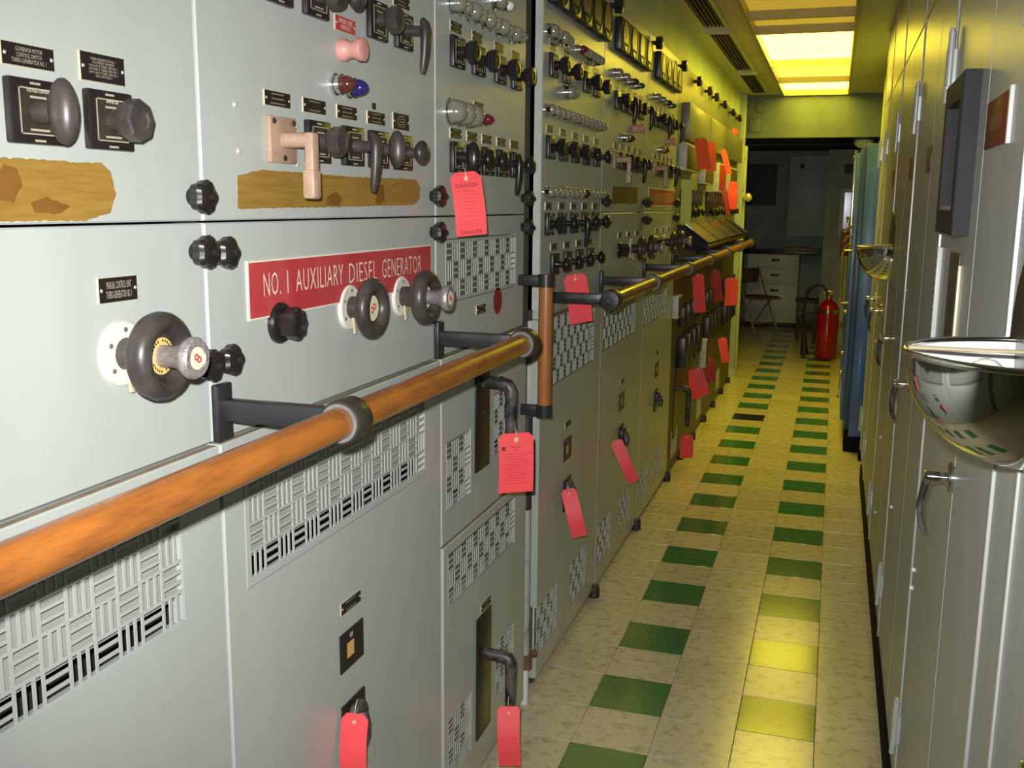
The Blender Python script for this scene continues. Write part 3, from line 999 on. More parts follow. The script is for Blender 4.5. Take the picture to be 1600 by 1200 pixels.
a = lo(2.377, .868)
b = lo(2.487, 1.150)
breaker(S3, a[0], b[0], a[1], b[1], 1.108, .19, LOX)
a = lo(2.382, .108)
b = lo(2.500, .46)
breaker(S3, a[0], b[0], a[1], b[1], .358, .17, LOX + .004, (a[0] + .035, b[0], b[1] + .006, b[1] + .03))

# recessed channel between the two switchboard groups, with grab bar and conduit
ch = thing('filler_channel', (-.05, 2.88, 0), 'dark recessed channel between two switchboard groups', 'channel')
put('channel_back', MB().box(-.12, -.034, YC + .001, 2.955, 0, TOPZ).mesh('channel_back', 'gap_brown'), ch, (0, 0, 0))
gb = thing('grab_bar', (0, 2.745, 1.15), 'vertical wooden grab bar held by two black brackets', 'grab bar')
mb = MB().lathe([(0, .0195), (.01, .0205), (.33, .0205), (.345, .0195)], (.082, 2.745, .985), (0, 0, 1), 20)
put('wooden_grip', mb.mesh('wooden_grip', 'wood_grip', 50), gb, (0, 0, 0))
for z0 in (1.329, .952):
    mb = MB().bbox(0.001, .078, 2.735, 2.757, z0 + .002, z0 + .033, .003).lathe([(0, .0235), (.036, .0235)], (.082, 2.745, z0), (0, 0, 1), 20)
    put('grab_bar_bracket', mb.mesh('grab_bar_bracket', 'black_paint', 45), gb, (0, 0, 0))
cdt = thing('conduit', (.005, 2.83, 0), 'worn grey conduit with dark upper sleeve in the channel', 'pipe')
put('conduit_pipe', MB().cyl((.004, 2.83, .16), (.004, 2.83, .64), .017).mesh('conduit_pipe', 'pipe_grey', 50), cdt, (0, 0, 0))
put('conduit_sleeve', MB().cyl((.004, 2.83, .64), (.004, 2.83, .93), .0175).cyl((.004, 2.83, .78), (.004, 2.83, .80), .026).mesh('conduit_sleeve', 'pipe_dark', 50), cdt, (0, 0, 0))
put('conduit_coupling', MB().cyl((.004, 2.83, .12), (.004, 2.83, .165), .026).cyl((.004, 2.83, .155), (.03, 2.87, .155), .012).mesh('conduit_coupling', 'rust', 50), cdt, (0, 0, 0))
put('conduit_foot', MB().cyl((.004, 2.83, 0), (.004, 2.83, .12), .016).mesh('conduit_foot', 'white_paint', 50), cdt, (0, 0, 0))


def meters(sec, y0, y1, z0, z1, n, x=0.0):
    w_ = (y1 - y0) / n
    for k in range(n):
        yc = y0 + (k + .5) * w_
        h_ = z1 - z0
        m_ = put('panel_meter', MB().bbox(0, .030, yc - w_ / 2 + .002, yc + w_ / 2 - .002, z0, z1, .006).mesh('panel_meter', 'plate_black'), sec, (x, 0, 0))
        r_ = min(w_, h_) / 2 - .004
        put('meter_face', MB().lathe([(.0295, r_ + .002), (.033, r_ + .002), (.033, r_), (.031, r_)], (0, yc, (z0 + z1) / 2), (1, 0, 0), 28, 1)
            .lathe([(.0302, r_), (.0306, r_)], (0, yc, (z0 + z1) / 2), (1, 0, 0), 28, 0).mesh('meter_face', ['meter_face', 'plate_black'], 40), m_, (x, 0, 0))
        mb = MB()
        for q in range(9):
            a_ = PI * (.15 + .7 * q / 8)
            c_, s_ = math.cos(a_), math.sin(a_)
            mb.tube([(.0309, yc + r_ * .72 * c_, (z0 + z1) / 2 + r_ * .72 * s_), (.0309, yc + r_ * .84 * c_, (z0 + z1) / 2 + r_ * .84 * s_)], .0005, 4)
        mb.tube([(.0312, yc, (z0 + z1) / 2 - r_ * .2), (.0312, yc - r_ * .35, (z0 + z1) / 2 + r_ * .7)], .0007, 4)
        mb.tube([(.0312, yc - r_ * .5, (z0 + z1) / 2 - r_ * .55), (.0312, yc + r_ * .5, (z0 + z1) / 2 - r_ * .6)], .0045, 4)
        put('meter_scale', mb.mesh('meter_scale', 'ink', 0), m_, (x, 0, 0))


def foot(sec, y):
    put('levelling_foot', MB().lathe([(0, .022), (.010, .024), (.02, .020), (.024, .024), (.05, .02)], (.018, y, .001), (0, 0, 1), 12).mesh('levelling_foot', 'pipe_dark', 40), sec, (0, 0, 0))


# --- section 4 (lamp and switch rows)
LOX4 = LOX
g4 = lo(3.09, .975)
b1 = lo(2.985, .085)
b2 = lo(3.42, .085)
hs4 = [(g4[0] - .004, g4[0] + 14 * P + .004, g4[1] - .004, g4[1] + 5 * P + .004)] + [(q[0] - .003, q[0] + 6 * P4 + .003, q[1] - .003, q[1] + 4 * P4 + .003) for q in (b1, b2)]
S4 = section(2.962, YD, 'tall switchboard section crowded with rows of indicator lamps and black switches', mid_panel=False, holes_low=hs4, g=.002)
put('side_return', MB().box(-.036, -.0005, 2.958, 2.9632, .03, LEDGE - .004).box(-.036, -.0015, 2.962, 2.9645, LEDGE + .03, TOPZ).mesh('side_return', 'panel_edge'), S4, (0, 0, 0))
grille(S4, g4[0], g4[1], 14, 5, LOX, P, dark_rows=-.2)
for q in (b1, b2):
    grille(S4, q[0], q[1], 6, 4, LOX, P4, dark_rows=.5)
meters(S4, 2.992, 3.772, 2.150, 2.275, 5)
for k in range(4):
    lamp(S4, 3.005 + k * .062, 2.068, 'clear' if k % 2 == 0 else 'small')
for k in range(6):
    lamp(S4, 3.36 + k * .055, 2.066, 'red' if k == 0 else 'small')
for k in range(12):
    lamp(S4, 3.0 + k * .064, 1.842, 'small')
for k in range(12):
    lamp(S4, 3.0 + k * .064, 1.598, 'dark' if k == 7 else 'small')
lamp(S4, 3.22, 1.915, 'clear')
lamp(S4, 3.275, 1.915, 'small')
for i, yc in enumerate((3.065, 3.225, 3.50, 3.655)):
    switch(S4, yc, 1.978, 'k_oct', dial=(i < 2))
    nameplate(S4, yc - .036, yc + .036, 2.022, 2.044, nlines=2)
for r_, (zc, kk) in enumerate(((1.733, ('k_oct', 'k_oct', 'k_oct', 'k_roundb', 'k_roundb')), (1.500, ('k_oct', 'k_roundb', 'k_pistolb', 'k_roundb', 'k_roundb')))):
    for i in range(5):
        yc = 3.045 + i * .158
        switch(S4, yc, zc, kk[i], dial=(i < 2))
        nameplate(S4, yc - .036, yc + .036, zc + .044, zc + .067, nlines=2)
for i in range(4):
    yc = 3.115 + i * .165
    switch(S4, yc, 1.372, 'k_roundb', dial=False)
    nameplate(S4, yc - .036, yc + .036, 1.416, 1.439, nlines=2)
tz = lo(3.345, .70)
trip_unit(S4, tz[0], .685)
foot(S4, YD - .03)


# --- sections 5 and 6 repeat section 2's layout
def diesel_section(y0, y1, label, sign, nlamps=4):
    W = y1 - y0
    gv = lo(y0 + .10, .985)
    q1, q2 = lo(y0 + .09, .085), lo(y0 + .52, .085)
    hs = [(gv[0] - .004, gv[0] + 15 * P + .004, gv[1] - .004, gv[1] + 5 * P - .004)] + [(q[0] - .003, q[0] + 6 * P4 + .003, q[1] - .003, q[1] + 4 * P4 + .003) for q in (q1, q2)]
    hs[0] = (gv[0] - .004, gv[0] + 15 * P + .004, gv[1] - .004, gv[1] + 4 * P + .004)
    s_ = section(y0, y1, label, holes_low=hs)
    grille(s_, gv[0], gv[1], 15, 4, LOX, P, dark_rows=-.2)
    for q in (q1, q2):
        grille(s_, q[0], q[1], 6, 4, LOX, P4, dark_rows=.5)
    meters(s_, y0 + .155, y0 + .855, 2.150, 2.272, 4)
    keys = ['small', 'small', 'dark', 'green']
    for k in range(4):
        lamp(s_, y0 + .18 + k * .15, 2.066, keys[k])
    for i, kn in enumerate(('k_oct', 'k_pistolb', 'k_oct', 'k_oct', 'k_pistolb')):
        yc = y0 + .235 + i * .128
        switch(s_, yc, 1.968, kn, dial=False)
        nameplate(s_, yc - .036, yc + .036, 2.012, 2.036, nlines=2)
    put('mushroom_knob', CM['pinkknob'], s_, (0, y0 + .60, 1.885))
    lamp(s_, y0 + .36, 1.832, 'small')
    lamp(s_, y0 + .42, 1.832, 'brown')
    for i, kn in enumerate(('k_tan', 'k_oct', 'k_oct', 'k_pistolb', 'k_roundb')):
        yc = y0 + .235 + i * .128
        switch(s_, yc, 1.738, kn, dial=False)
        nameplate(s_, yc - .036, yc + .036, 1.783, 1.806, nlines=2)
    if sign:
        g_ = put('engraved_sign', MB().box(0, .003, y0 + .10, y1 - .02, 1.555, 1.645, 1).box(.003, .0035, y0 + .106, y1 - .026, 1.561, 1.639, 0).mesh('engraved_sign', ['sign_red', 'cream']), s_, (0, 0, 0), label='red engraved sign')
        words(g_, 'NO. 2 AUXILIARY DIESEL GENERATOR', (y0 + y1) / 2 + .04, 1.60, .70, .045)
    else:
        patch(s_, [(y0 + .20, 1.566), (y0 + .735, 1.568), (y0 + .735, 1.640), (y0 + .20, 1.634)], .0006, 'brown_patch', seed=21)
    for z in (1.575, 1.495):
        latch(s_, y0 + .02, z)
        latch(s_, y1 - .03, z)
    for i in range(3):
        nameplate(s_, y0 + .33 + i * .19, y0 + .40 + i * .19, 1.425, 1.449, nlines=2)
    put('control_knob', CM['bigknob'], s_, (0, y0 + .36, 1.375))
    handwheel(s_, y0 + .615, 1.372, False, 2)
    handwheel(s_, y0 + .83, 1.372, True, 2)
    trip_unit(s_, y0 + .45, .68)
    foot(s_, y1 - .03)
    return s_


S5 = diesel_section(YD, YE, 'switchboard section with a bare brown patch where its sign was', False)
S6 = diesel_section(YE, YF, 'switchboard section with a red sign beside the protruding relay boxes', True)
# black round knobs along the top edge of the switchboard
for (y, s_) in ((3.86, S5), (4.77, S6), (5.575, S6)):
    put('top_knob', MB().lathe([(0, .010), (.02, .010), (.02, .028), (.045, .030), (.05, .02)], (0, y, 2.295), (1, 0, 0), 16).mesh('top_knob', 'bakelite', 40), s_, (0, 0, 0))

# --- far sections
FY = [5.62, 6.78, 7.95, 9.12]
far_lab = ('switchboard section with orange tags hung over its terminal boxes', 'switchboard section behind the middle of the black sloping desk',
           'last switchboard section next to the green post')
FS = []
for i in range(3):
    y0, y1 = FY[i], FY[i + 1]
    q1 = (y0 + .12, .085)
    hs = [(q1[0] - .003, q1[0] + 6 * P4 + .003, q1[1] - .003, q1[1] + 4 * P4 + .003)]
    s_ = section(y0, y1, far_lab[i], mid_panel=False, holes_low=hs, mu='panel_far_dim', ml='panel_far_low_dim')
    grille(s_, q1[0], q1[1], 6, 4, LOX, P4, dark_rows=.5)
    FS.append(s_)
    put('relay_case', MB().bbox(.0, .042, y0 + (.17 if i == 0 else .02), y1 - .03, 1.93, 2.13, .003).mesh('relay_case', 'panel_far_dim'), s_, (0, 0, 0))
    for k in range(2):
        yk = y0 + (.58 if i == 0 else .33) + k * .53
        if yk < y1:
            put('top_knob', MB().lathe([(0, .010), (.02, .010), (.02, .028), (.045, .030), (.05, .02)], (0, yk, 2.287), (1, 0, 0), 16).mesh('top_knob', 'bakelite', 40), s_, (0, 0, 0))
    for k in range(5):
        yy = y0 + .20 + k * .17
        put('terminal_strip', MB().bbox(0.0, .030, yy, yy + .10, 1.562, 1.655, .003).mesh('terminal_strip', 'plate_black'), s_, (0, 0, 0))
    for k in range(4):
        yy = y0 + .22 + k * .22
        put('relay', MB().bbox(LOX, LOX + .05, yy, yy + .14, .62, .80, .004).bbox(LOX, LOX + .035, yy + .02, yy + .12, .86, .98, .004).mesh('relay', 'plate_black'), s_, (0, 0, 0))
    for k in range(4):
        switch(s_, y0 + .3 + k * .2, 1.523, ('k_oct', 'k_roundb', 'k_oct', 'k_roundb')[k], dial=False)
    foot(s_, y1 - .1)
    foot(s_, y0 + .5)
# far breaker with pipe handle on the first far section
breaker(FS[0], 5.78, 5.90, .20, .62, .50, .22, LOX)

for i, (y0, y1, z0, z1, d, m2) in enumerate(((5.70, 6.25, 1.755, 1.905, .045, 'gap_brown'), (6.55, 7.0, 1.70, 1.88, .045, 'gap_brown'), (7.3, 7.75, 1.66, 1.86, .05, 'tag_dark'),
                                              (8.1, 8.6, 1.66, 1.86, .05, 'gap_brown'))):
    t_ = thing('terminal_box', (0, (y0 + y1) / 2, z0), ('grey terminal box with brown front, nearest its red diesel sign neighbour', 'brown-fronted terminal box behind the orange tags',
               'maroon-fronted terminal box above the black desk', 'brown terminal box close to the green post')[i], 'box', 'terminal boxes on the far sections')
    put('box_body', MB().bbox(0.0005, d, y0, y1, z0, z1, .002).mesh('box_body', 'panel_edge'), t_, (0, 0, 0))
    put('box_front', MB().bbox(d, d + .004, y0 + .02, y1 - .01, z0 + .01, z1 - .01, .001).mesh('box_front', m2), t_, (0, 0, 0))

# small grey junction boxes below the rail
for i, (px0, px1, py0, py1) in enumerate(((1050, 1060, 462, 498), (1093, 1103, 530, 575), (1084, 1088, 458, 482))):
    a = on_x(px0, (py0 + py1) / 2, LOX)
    q = on_y(px1, (py0 + py1) / 2, a.y)
    zt, zb = on_y(px0, py0, a.y).z, on_y(px0, py1, a.y).z
    t_ = thing('junction_box', (LOX, a.y, zb), ('pale grey junction box hung just below the wooden rail', 'pale grey junction box low on the far breakers', 'narrow pale junction box under the rail beside a red tag')[i], 'box', 'grey junction boxes')
    put('box_body', MB().bbox(LOX + .0005, max(q.x, LOX + .02), a.y, a.y + .14, zb, zt, .003).mesh('box_body', 'panel_edge'), t_, (0, 0, 0))
    put('box_cover', MB().bbox(max(q.x, LOX + .02), max(q.x, LOX + .02) + .003, a.y + .01, a.y + .13, zb + .01, zt - .01, .001).mesh('box_cover', 'gap_brown'), t_, (0, 0, 0))

# black sloping log desk on the far sections
dk = thing('sloping_desk', (0, 7.0, 1.3), 'black sloping control desk with glossy lids above the far rail', 'desk')
put('desk_shell', MB().prism_y([(.001, 1.315), (.165, 1.315), (.180, 1.338), (.02, 1.455), (.001, 1.455)], 5.75, 8.35).mesh('desk_shell', 'desk_black', 20), dk, (0, 0, 0))
nlid = 5
for k in range(nlid):
    ya = 5.77 + k * .515
    d = Vector((.165, 0, -.12)).normalized()
    nrm = Vector((.12, 0, .165)).normalized()
    o_ = Vector((.022, 0, 1.457))
    A = o_ + d * .012
    B = o_ + d * .185
    pl = [(A.x, A.z), (B.x, B.z), (B.x + nrm.x * .012, B.z + nrm.z * .012), (A.x + nrm.x * .012, A.z + nrm.z * .012)]
    ld = put('desk_lid', MB().prism_y(pl, ya, ya + .49).mesh('desk_lid', 'desk_black', 20), dk, (0, 0, 0))
    T = [(A.x + nrm.x * .012, A.z + nrm.z * .012), (A.x + nrm.x * .012 + d.x * .006, A.z + nrm.z * .012 + d.z * .006)]
    for yy in (ya, ya + .484):
        put('lid_trim', MB().prism_y([(pl[3][0], pl[3][1]), (pl[2][0], pl[2][1]), (pl[2][0] + nrm.x * .003, pl[2][1] + nrm.z * .003), (pl[3][0] + nrm.x * .003, pl[3][1] + nrm.z * .003)], yy, yy + .006)
            .mesh('lid_trim', 'chrome', 20), ld, (0, 0, 0))

# ------------------------------------------------------------------ handrails
def handrail(y0, y1, brackets, z, x, label, r=.0225, cap_start=False):
    h = thing('handrail', (x, (y0 + y1) / 2, z), label, 'handrail', 'wooden handrails on the switchboard')
    put('rail', MB().cyl((x, y0, z), (x, y1, z), r, seg=28).mesh('rail', 'wood', 50), h, (0, 0, 0))
    for i, yb in enumerate(brackets):
        end = yb in (brackets[-1],)
        first = cap_start and i == 0
        px0 = 0.0004
        mb = MB().bbox(px0, .012, yb - .019, yb + .019, z - .045, z + .040, .002)
        mb.bbox(.010, x - r + .001, yb - .009, yb + .009, z - .016, z + .018, .003)
        b_ = put('bracket', mb.mesh('bracket', 'black_paint', 45), h, (0, 0, 0))
        ca, cb = yb - .022, yb + .022
        prof = [(0, r + .0005), (0, r + .008), (.002, r + .0095), (.042, r + .0095), (.044, r + .008), (.044, r + .0005)]
        put('collar', MB().lathe(prof, (x, ca, z), (0, 1, 0), 32, capa=False, capb=False).mesh('collar', 'collar', 40), b_, (0, 0, 0))
        put('collar_ring', MB().lathe([(-.002, r + .0003), (-.002, r + .0055), (0, r + .0055)], (x, ca, z), (0, 1, 0), 28, capa=False, capb=False).mesh('collar_ring', 'collar_face', 40), b_, (0, 0, 0))
        mb = MB()
        mb.ell((x - r - .006, yb, z - .012), (.012, .02, .010), 10, 6)
        put('collar_lug', mb.mesh('collar_lug', 'black_paint', 50), b_, (0, 0, 0))
        if first:
            put('end_cap', MB().lathe([(-.012, r * .55), (-.010, r + .006), (-.002, r + .009), (.006, r + .009)], (x, ca, z), (0, 1, 0), 28).lathe([(-.0135, .011), (-.012, .012)], (x, ca, z), (0, 1, 0), 6).mesh('end_cap', 'black_paint', 40), h, (0, 0, 0))
        elif end:
            put('end_cap', MB().lathe([(-.004, r + .009), (.004, r + .008), (.009, r + .002), (.012, r * .5)], (x, cb, z), (0, 1, 0), 28).mesh('end_cap', 'black_paint', 40), h, (0, 0, 0))
    return h


handrail(-.25, 2.138, [.28, 1.256, 2.118], 1.255, .21, 'thick worn orange wooden handrail in front of the diesel generator sign')
handrail(3.02, 8.45, [3.04, 3.80, 4.72, 5.60, 6.50, 7.40, 8.30], 1.272, .21, 'thinner-looking wooden handrail running past the far switchboards to the doorway', cap_start=True)

# ------------------------------------------------------------------ tags
ntag = 0


def tag(c, w_, h_, yaw, label, m_='tag_red', tilt=0.0, curve=0.01, text=None, wire=True, lean=0.0, clip=.18, grp='paper tags hung on the switchboard', cat='tag'):
    """card hanging from its top centre at c; yaw about z (0 = facing +x), tilt in its own plane, lean away from vertical"""
    R_ = Matrix.Rotation(yaw, 4, 'Z') @ Matrix.Rotation(lean, 4, 'Y') @ Matrix.Rotation(tilt, 4, 'X')
    t_ = thing('lockout_tag', c, label, cat, grp)
    nv = 8
    nu = 6
    th = .0008
    vs = []
    c_ = clip * w_

    def bend(v):
        return curve * (math.sin(v * PI * .9) + .5 * v * v)
    rows = [0, clip * w_ / h_] + [clip * w_ / h_ + (1 - clip * w_ / h_) * (i + 1) / nv for i in range(nv)]
    for sgn in (1, -1):
        for r_i, v in enumerate(rows):
            half = w_ / 2 - (c_ if r_i == 0 else 0)
            for k in range(nu + 1):
                vs.append((bend(v) + sgn * th / 2, -half + 2 * half * k / nu, .012 - v * h_))
    fs = []
    n1 = nu + 1
    tot = len(rows) * n1
    for i in range(len(rows) - 1):
        for k in range(nu):
            fs.append((i * n1 + k, (i + 1) * n1 + k, (i + 1) * n1 + k + 1, i * n1 + k + 1))
            fs.append((tot + i * n1 + k, tot + i * n1 + k + 1, tot + (i + 1) * n1 + k + 1, tot + (i + 1) * n1 + k))
    bd = [k for k in range(n1)] + [i * n1 + nu for i in range(1, len(rows))] + [(len(rows) - 1) * n1 + k for k in range(nu - 1, -1, -1)] + [i * n1 for i in range(len(rows) - 2, 0, -1)]
    for i in range(len(bd)):
        j = (i + 1) % len(bd)
        fs.append((bd[i], bd[j], tot + bd[j], tot + bd[i]))
    mb = MB()
    mb._add(vs, fs)
    me = mb.mesh('tag_card', m_, 60)
    me.transform(R_)
    crd = put('tag_card', me, t_, c)
    if text:
        for (tx, yy, zz, W_, H_, mm) in text:
            if tx is None:
                mb2 = MB().box(0, .0003, -W_ / 2, W_ / 2, -H_ / 2, H_ / 2)
                m2 = mb2.mesh('print', mm, 0)
            else:
                m2 = text_mesh(tx, W_, H_, mm, .0004).copy()
            v = (.012 - zz) / h_
            m2.transform(Matrix.Translation((bend(v) + .0010, yy, zz)))
            # follow the card's bend
            for vert in m2.vertices:
                vv = (.012 - vert.co.z) / h_
                vert.co.x += bend(vv) - bend(v)
            m2.transform(R_)
            put('print', m2, crd, c)
    er = max(.004, w_ * .07)
    e = MB().lathe([(0, er), (.0012, er), (.0012, er * .45)], (.0004 + bend((.012 + er) / h_) if h_ else 0, 0, .002 - er), (1, 0, 0), 14).mesh('eyelet', 'eyelet', 40)
    e.transform(R_)
    put('eyelet', e, t_, c)
    if wire:
        m3 = MB().tube([(.001, 0, -.003), (.004, .001, .010), (-.004, -.001, .024), (-.012, .0, .034)], .0011, 6).mesh('tie_wire', 'wire', 60)
        m3.transform(R_)
        put('tie_wire', m3, t_, c)
    return t_


def at_x(px, py, x):
    return on_x(px, py, x)


CAMYAW = -0.75
dl = [('DANGER', 0, -.018, .052, .0085, 'tag_ink')]
rnd = random.Random(2)
for i in range(8):
    dl.append((('OPERATION OF', 'THIS EQUIPMENT', 'MAY CAUSE', 'IS PROHIBITED', 'DO NOT REMOVE TAG', 'WITHOUT', 'PROPER SIGNATURE', 'BY AUTHORITY')[i], 0, -.031 - i * .0078, (.034, .044, .028, .032, .048, .026, .044, .042)[i], .0034, 'tag_inkf'))
for i in range(3):
    dl.append((None, -.005, -.098 - i * .006, .045, .0006, 'tag_inkf'))
dl.append(('DANGER', 0, -.122, .050, .0085, 'tag_ink'))
# on_x-based hanging points
tag(at_x(727, 277, .055), .072, .142, -.95, 'red tag printed DANGER at top and bottom, hung from an oval switch', curve=.012, text=dl, tilt=.10)
fl_ = [('TAG OUT', 0, -.022, .034, .006, 'tag_ink'), ('NO.', 0, -.030, .010, .004, 'tag_ink')]
for i in range(12):
    fl_.append((None, rnd.uniform(-.006, .006), -.040 - i * .0068, rnd.uniform(.05, .078), .0009, 'tag_inkf'))
fl_.append((None, 0, -.138, .07, .0006, 'tag_inkf'))
mseal = ('seal', )
fl_.append((None, -.033, -.026, .010, .010, 'tag_ink'))
tag(at_x(806, 684, .128), .090, .152, -.98, 'large red printed form tag wired to the upper breaker handle', curve=.006, text=fl_, clip=.12)
tag(at_x(795, 1110, .105), .060, .16, -1.35, 'folded red tag on the lower breaker pipe handle', curve=.03, tilt=.05, clip=.12)
tag(at_x(556, 1124, .045), .055, .15, -1.55, 'red tag twisted edge-on, wired to the breaker handle under the big vent', curve=.02, tilt=.05)
tag(at_x(898, 434, .06), .078, .160, -1.0, 'red tag behind the far rail bracket under the lamp rows', curve=.012, tilt=.16)
tag(at_x(889, 769, .055), .052, .165, -1.25, 'red tag hung at the breaker handle past the grey conduit', curve=.03, tilt=.25)
tag(at_x(964, 692, .05), .05, .19, -1.25, 'slim slanted red tag on the breaker below the brown patch', curve=.02, tilt=.42)
tag(at_x(1073, 682, .075), .085, .145, -1.0, 'red tag under the far black pipe handle near the floor', curve=.005, tilt=.0)
for (px, py, x_, w_, h_, yaw, tl, lb, m_) in (
        (1086, 580, .07, .085, .19, -1.1, .0, 'left-leaning red tag of the overlapping pair below the pale junction box', 'tag_red'),
        (1090, 578, .10, .06, .18, -1.3, .35, 'slanted red tag of the overlapping pair below the pale junction box', 'tag_red'),
        (1108, 562, .06, .07, .17, -1.2, .1, 'dim red tag low beside the second junction box', 'tag_dark'),
        (1128, 530, .06, .07, .20, -1.2, .2, 'red tag low on the last section near the post foot', 'tag_red'),
        (1090, 431, .075, .075, .235, -1.1, .1, 'bright red tag hanging just under the far rail', 'tag_red'),
        (1116, 424, .045, .08, .23, -1.2, .15, 'maroon tag hanging in shade under the far rail', 'tag_dark'),
        (1143, 436, .10, .105, .22, -1.1, .0, 'red tag under the rail end beside the green post', 'tag_red'),
        (1094, 219, .09, .075, .175, -1.1, .18, 'wider orange tag over the terminal boxes', 'tag_orange'),
        (1110, 224, .09, .060, .18, -1.2, .06, 'narrow orange tag over the terminal boxes', 'tag_orange'),
        (1130, 236, .055, .04, .18, -1.35, .30, 'thin slanted orange tag near the green post', 'tag_orange'),
        (1145, 286, .08, .075, .21, -1.1, .0, 'upright red tag above the black desk end', 'tag_red'),
        (1132, 298, .07, .035, .19, -1.35, .2, 'thin red tag leaning over the black desk', 'tag_dark'),
        (1146, 204, .08, .04, .05, -1.2, .8, 'short orange tag tucked high beside the green post', 'tag_orange')):
    tag(at_x(px, py, x_), w_, h_, yaw, lb, m_, tilt=tl, curve=.01)
tag(at_x(1073, 284, .05), .062, .245, -1.1, 'long yellow-green strip tag above the black desk', 'tag_yellow', wire=False, curve=.004, clip=.02, grp='yellow strip tag')

# ------------------------------------------------------------------ right-hand steel cabinets
CX = 1.085
CTOP = 2.13
edges = [-.55, .47, 1.475, 2.50, 3.50, 4.58, 5.62, 6.35]
clab = ['steel cabinet beside the near wall', 'plain steel cabinet just before the near chrome bowl lamp', 'steel cabinet with a black framed case and red sign on its doors',
        'steel cabinet next after the black framed case', 'steel cabinet before the small chrome bowl lamp', 'steel cabinet carrying the small chrome bowl lamp', 'last steel cabinet beside the blue door']
CABS = []
for i in range(len(edges) - 1):
    y0, y1 = edges[i], edges[i + 1]
    c_ = thing('steel_cabinet', (CX, (y0 + y1) / 2, 0), clab[i], 'cabinet', 'grey steel cabinets along the aisle')
    CABS.append(c_)
    put('cabinet_body', MB().box(CX + .022, CX + .60, y0 + .001, y1 - .001, 0, CZ - .001).mesh('cabinet_body', 'cab_dark'), c_, (0, 0, 0))
    ym = y0 + .40 * (y1 - y0)
    if y1 - y0 < .9:
        spans = [(y0, y1)]
    else:
        spans = [(y0, ym), (ym, y1)]
    # frame stile at the far seam stands a touch proud and catches the flash
    put('stile', MB().bbox(CX - .004, CX + .022, y1 - .0135, y1 - .001, .10, CZ - .002, .0015).mesh('stile', 'cabinet_edge'), c_, (0, 0, 0))
    me = MB().plate(-(y1 - .016), -(y0 + .012), CTOP + .006, CZ - .003, -.022, 0, bevel=.002).mesh('upper_panel', 'cabinet', 0)
    me.transform(Matrix.Rotation(PI, 4, 'Z'))
    put('upper_panel', me, c_, (CX, 0, 0))
    for j, (a, b) in enumerate(spans):
        a2 = a + (.012 if j == 0 else .003)
        b2 = b - (.016 if j == len(spans) - 1 else .003)
        me = MB().plate(-b2, -a2, .105, CTOP, -.022, 0, bevel=.002).mesh('door', 'cabinet', 0)
        me.transform(Matrix.Rotation(PI, 4, 'Z'))
        d_ = put('door', me, c_, (CX, 0, 0))
        if j == len(spans) - 1:
            for z in (1.875, .30):
                mb = MB()
                for k, dz in enumerate((.0,)):
                    mb.cyl((CX - .012, b2 - .016, z - .05), (CX - .012, b2 - .016, z + .065), .0075, seg=10)
                    mb.cyl((CX - .012, b2 - .016, z + .066), (CX - .012, b2 - .016, z + .074), .005, seg=10)
                    mb.cyl((CX - .012, b2 + .006, z - .085), (CX - .012, b2 + .006, z + .03), .0075, seg=10)
                    mb.box(CX - .013, CX + .002, b2 - .02, b2 + .010, z - .045, z + .028)
                put('hinge', mb.mesh('hinge', 'cabinet_edge', 40), d_, (0, 0, 0))
            # lever handle at the free edge
            hy, hz = a2 + (.012 if len(spans) > 1 else .05), 1.083
            h_ = put('door_handle', MB().lathe([(0, .030), (-.006, .030), (-.009, .024)], (CX, hy, hz), (1, 0, 0), 20).lathe([(0, .010), (-.036, .011), (-.042, .009)], (CX - .006, hy, hz), (1, 0, 0), 14)
                     .mesh('door_handle', 'chrome', 40), d_, (0, 0, 0))
            put('lever', MB().tube([(CX - .040, hy, hz), (CX - .046, hy, hz - .02), (CX - .052, hy, hz - .055), (CX - .048, hy, hz - .085), (CX - .041, hy, hz - .102)], [.008, .007, .006, .0055, .005], 10).mesh('lever', 'handle_worn', 60), h_, (0, 0, 0))
put('stile', MB().bbox(CX - .004, CX + .0, 1.283, 1.297, .105, CTOP, .0015).mesh('stile', 'cabinet_edge'), CABS[1], (0, 0, 0))
put('baseboard_right', MB().bbox(1.0775, 1.10, -2.0, 5.96, 0, .10, .003).mesh('baseboard_right', 'kick'), kind='structure', label='black kick plate under the steel cabinets')


def wall_plate(parent, y0, y1, z0, z1, m_, name, t=.003, x=CX):
    return put(name, MB().bbox(x - t, x, y0, y1, z0, z1, min(.001, t / 3)).mesh(name, m_), parent, (0, 0, 0))


# red sign, small plates
sy0, sy1 = on_x(1581, 175, CX).y, on_x(1546, 180, CX).y
rs = wall_plate(CABS[2], sy0, sy1, 1.655, 1.730, 'sign_red_dark', 'warning_sign', .004)
rs['label'] = 'small dull red sign'
wall_plate(CABS[2], sy0 - .012, sy0, 1.652, 1.733, 'white_paint', 'sign_edge', .006)
tmesh = text_mesh('DANGER HIGH VOLTAGE', .12, .022, 'tan', .0003).copy()
tmesh.transform(Matrix.Rotation(PI, 4, 'Z'))
put('lettering', tmesh, rs, (CX - .0042, (sy0 + sy1) / 2, 1.692))
wall_plate(CABS[3], 2.90, 3.03, 1.655, 1.725, 'brown_plate', 'small_sign', .003)
wall_plate(CABS[4], 3.60, 3.72, 1.655, 1.725, 'sign_red_dark', 'warning_sign', .003)
wall_plate(CABS[5], 4.75, 4.87, 1.655, 1.725, 'sign_red_dark', 'warning_sign', .003)
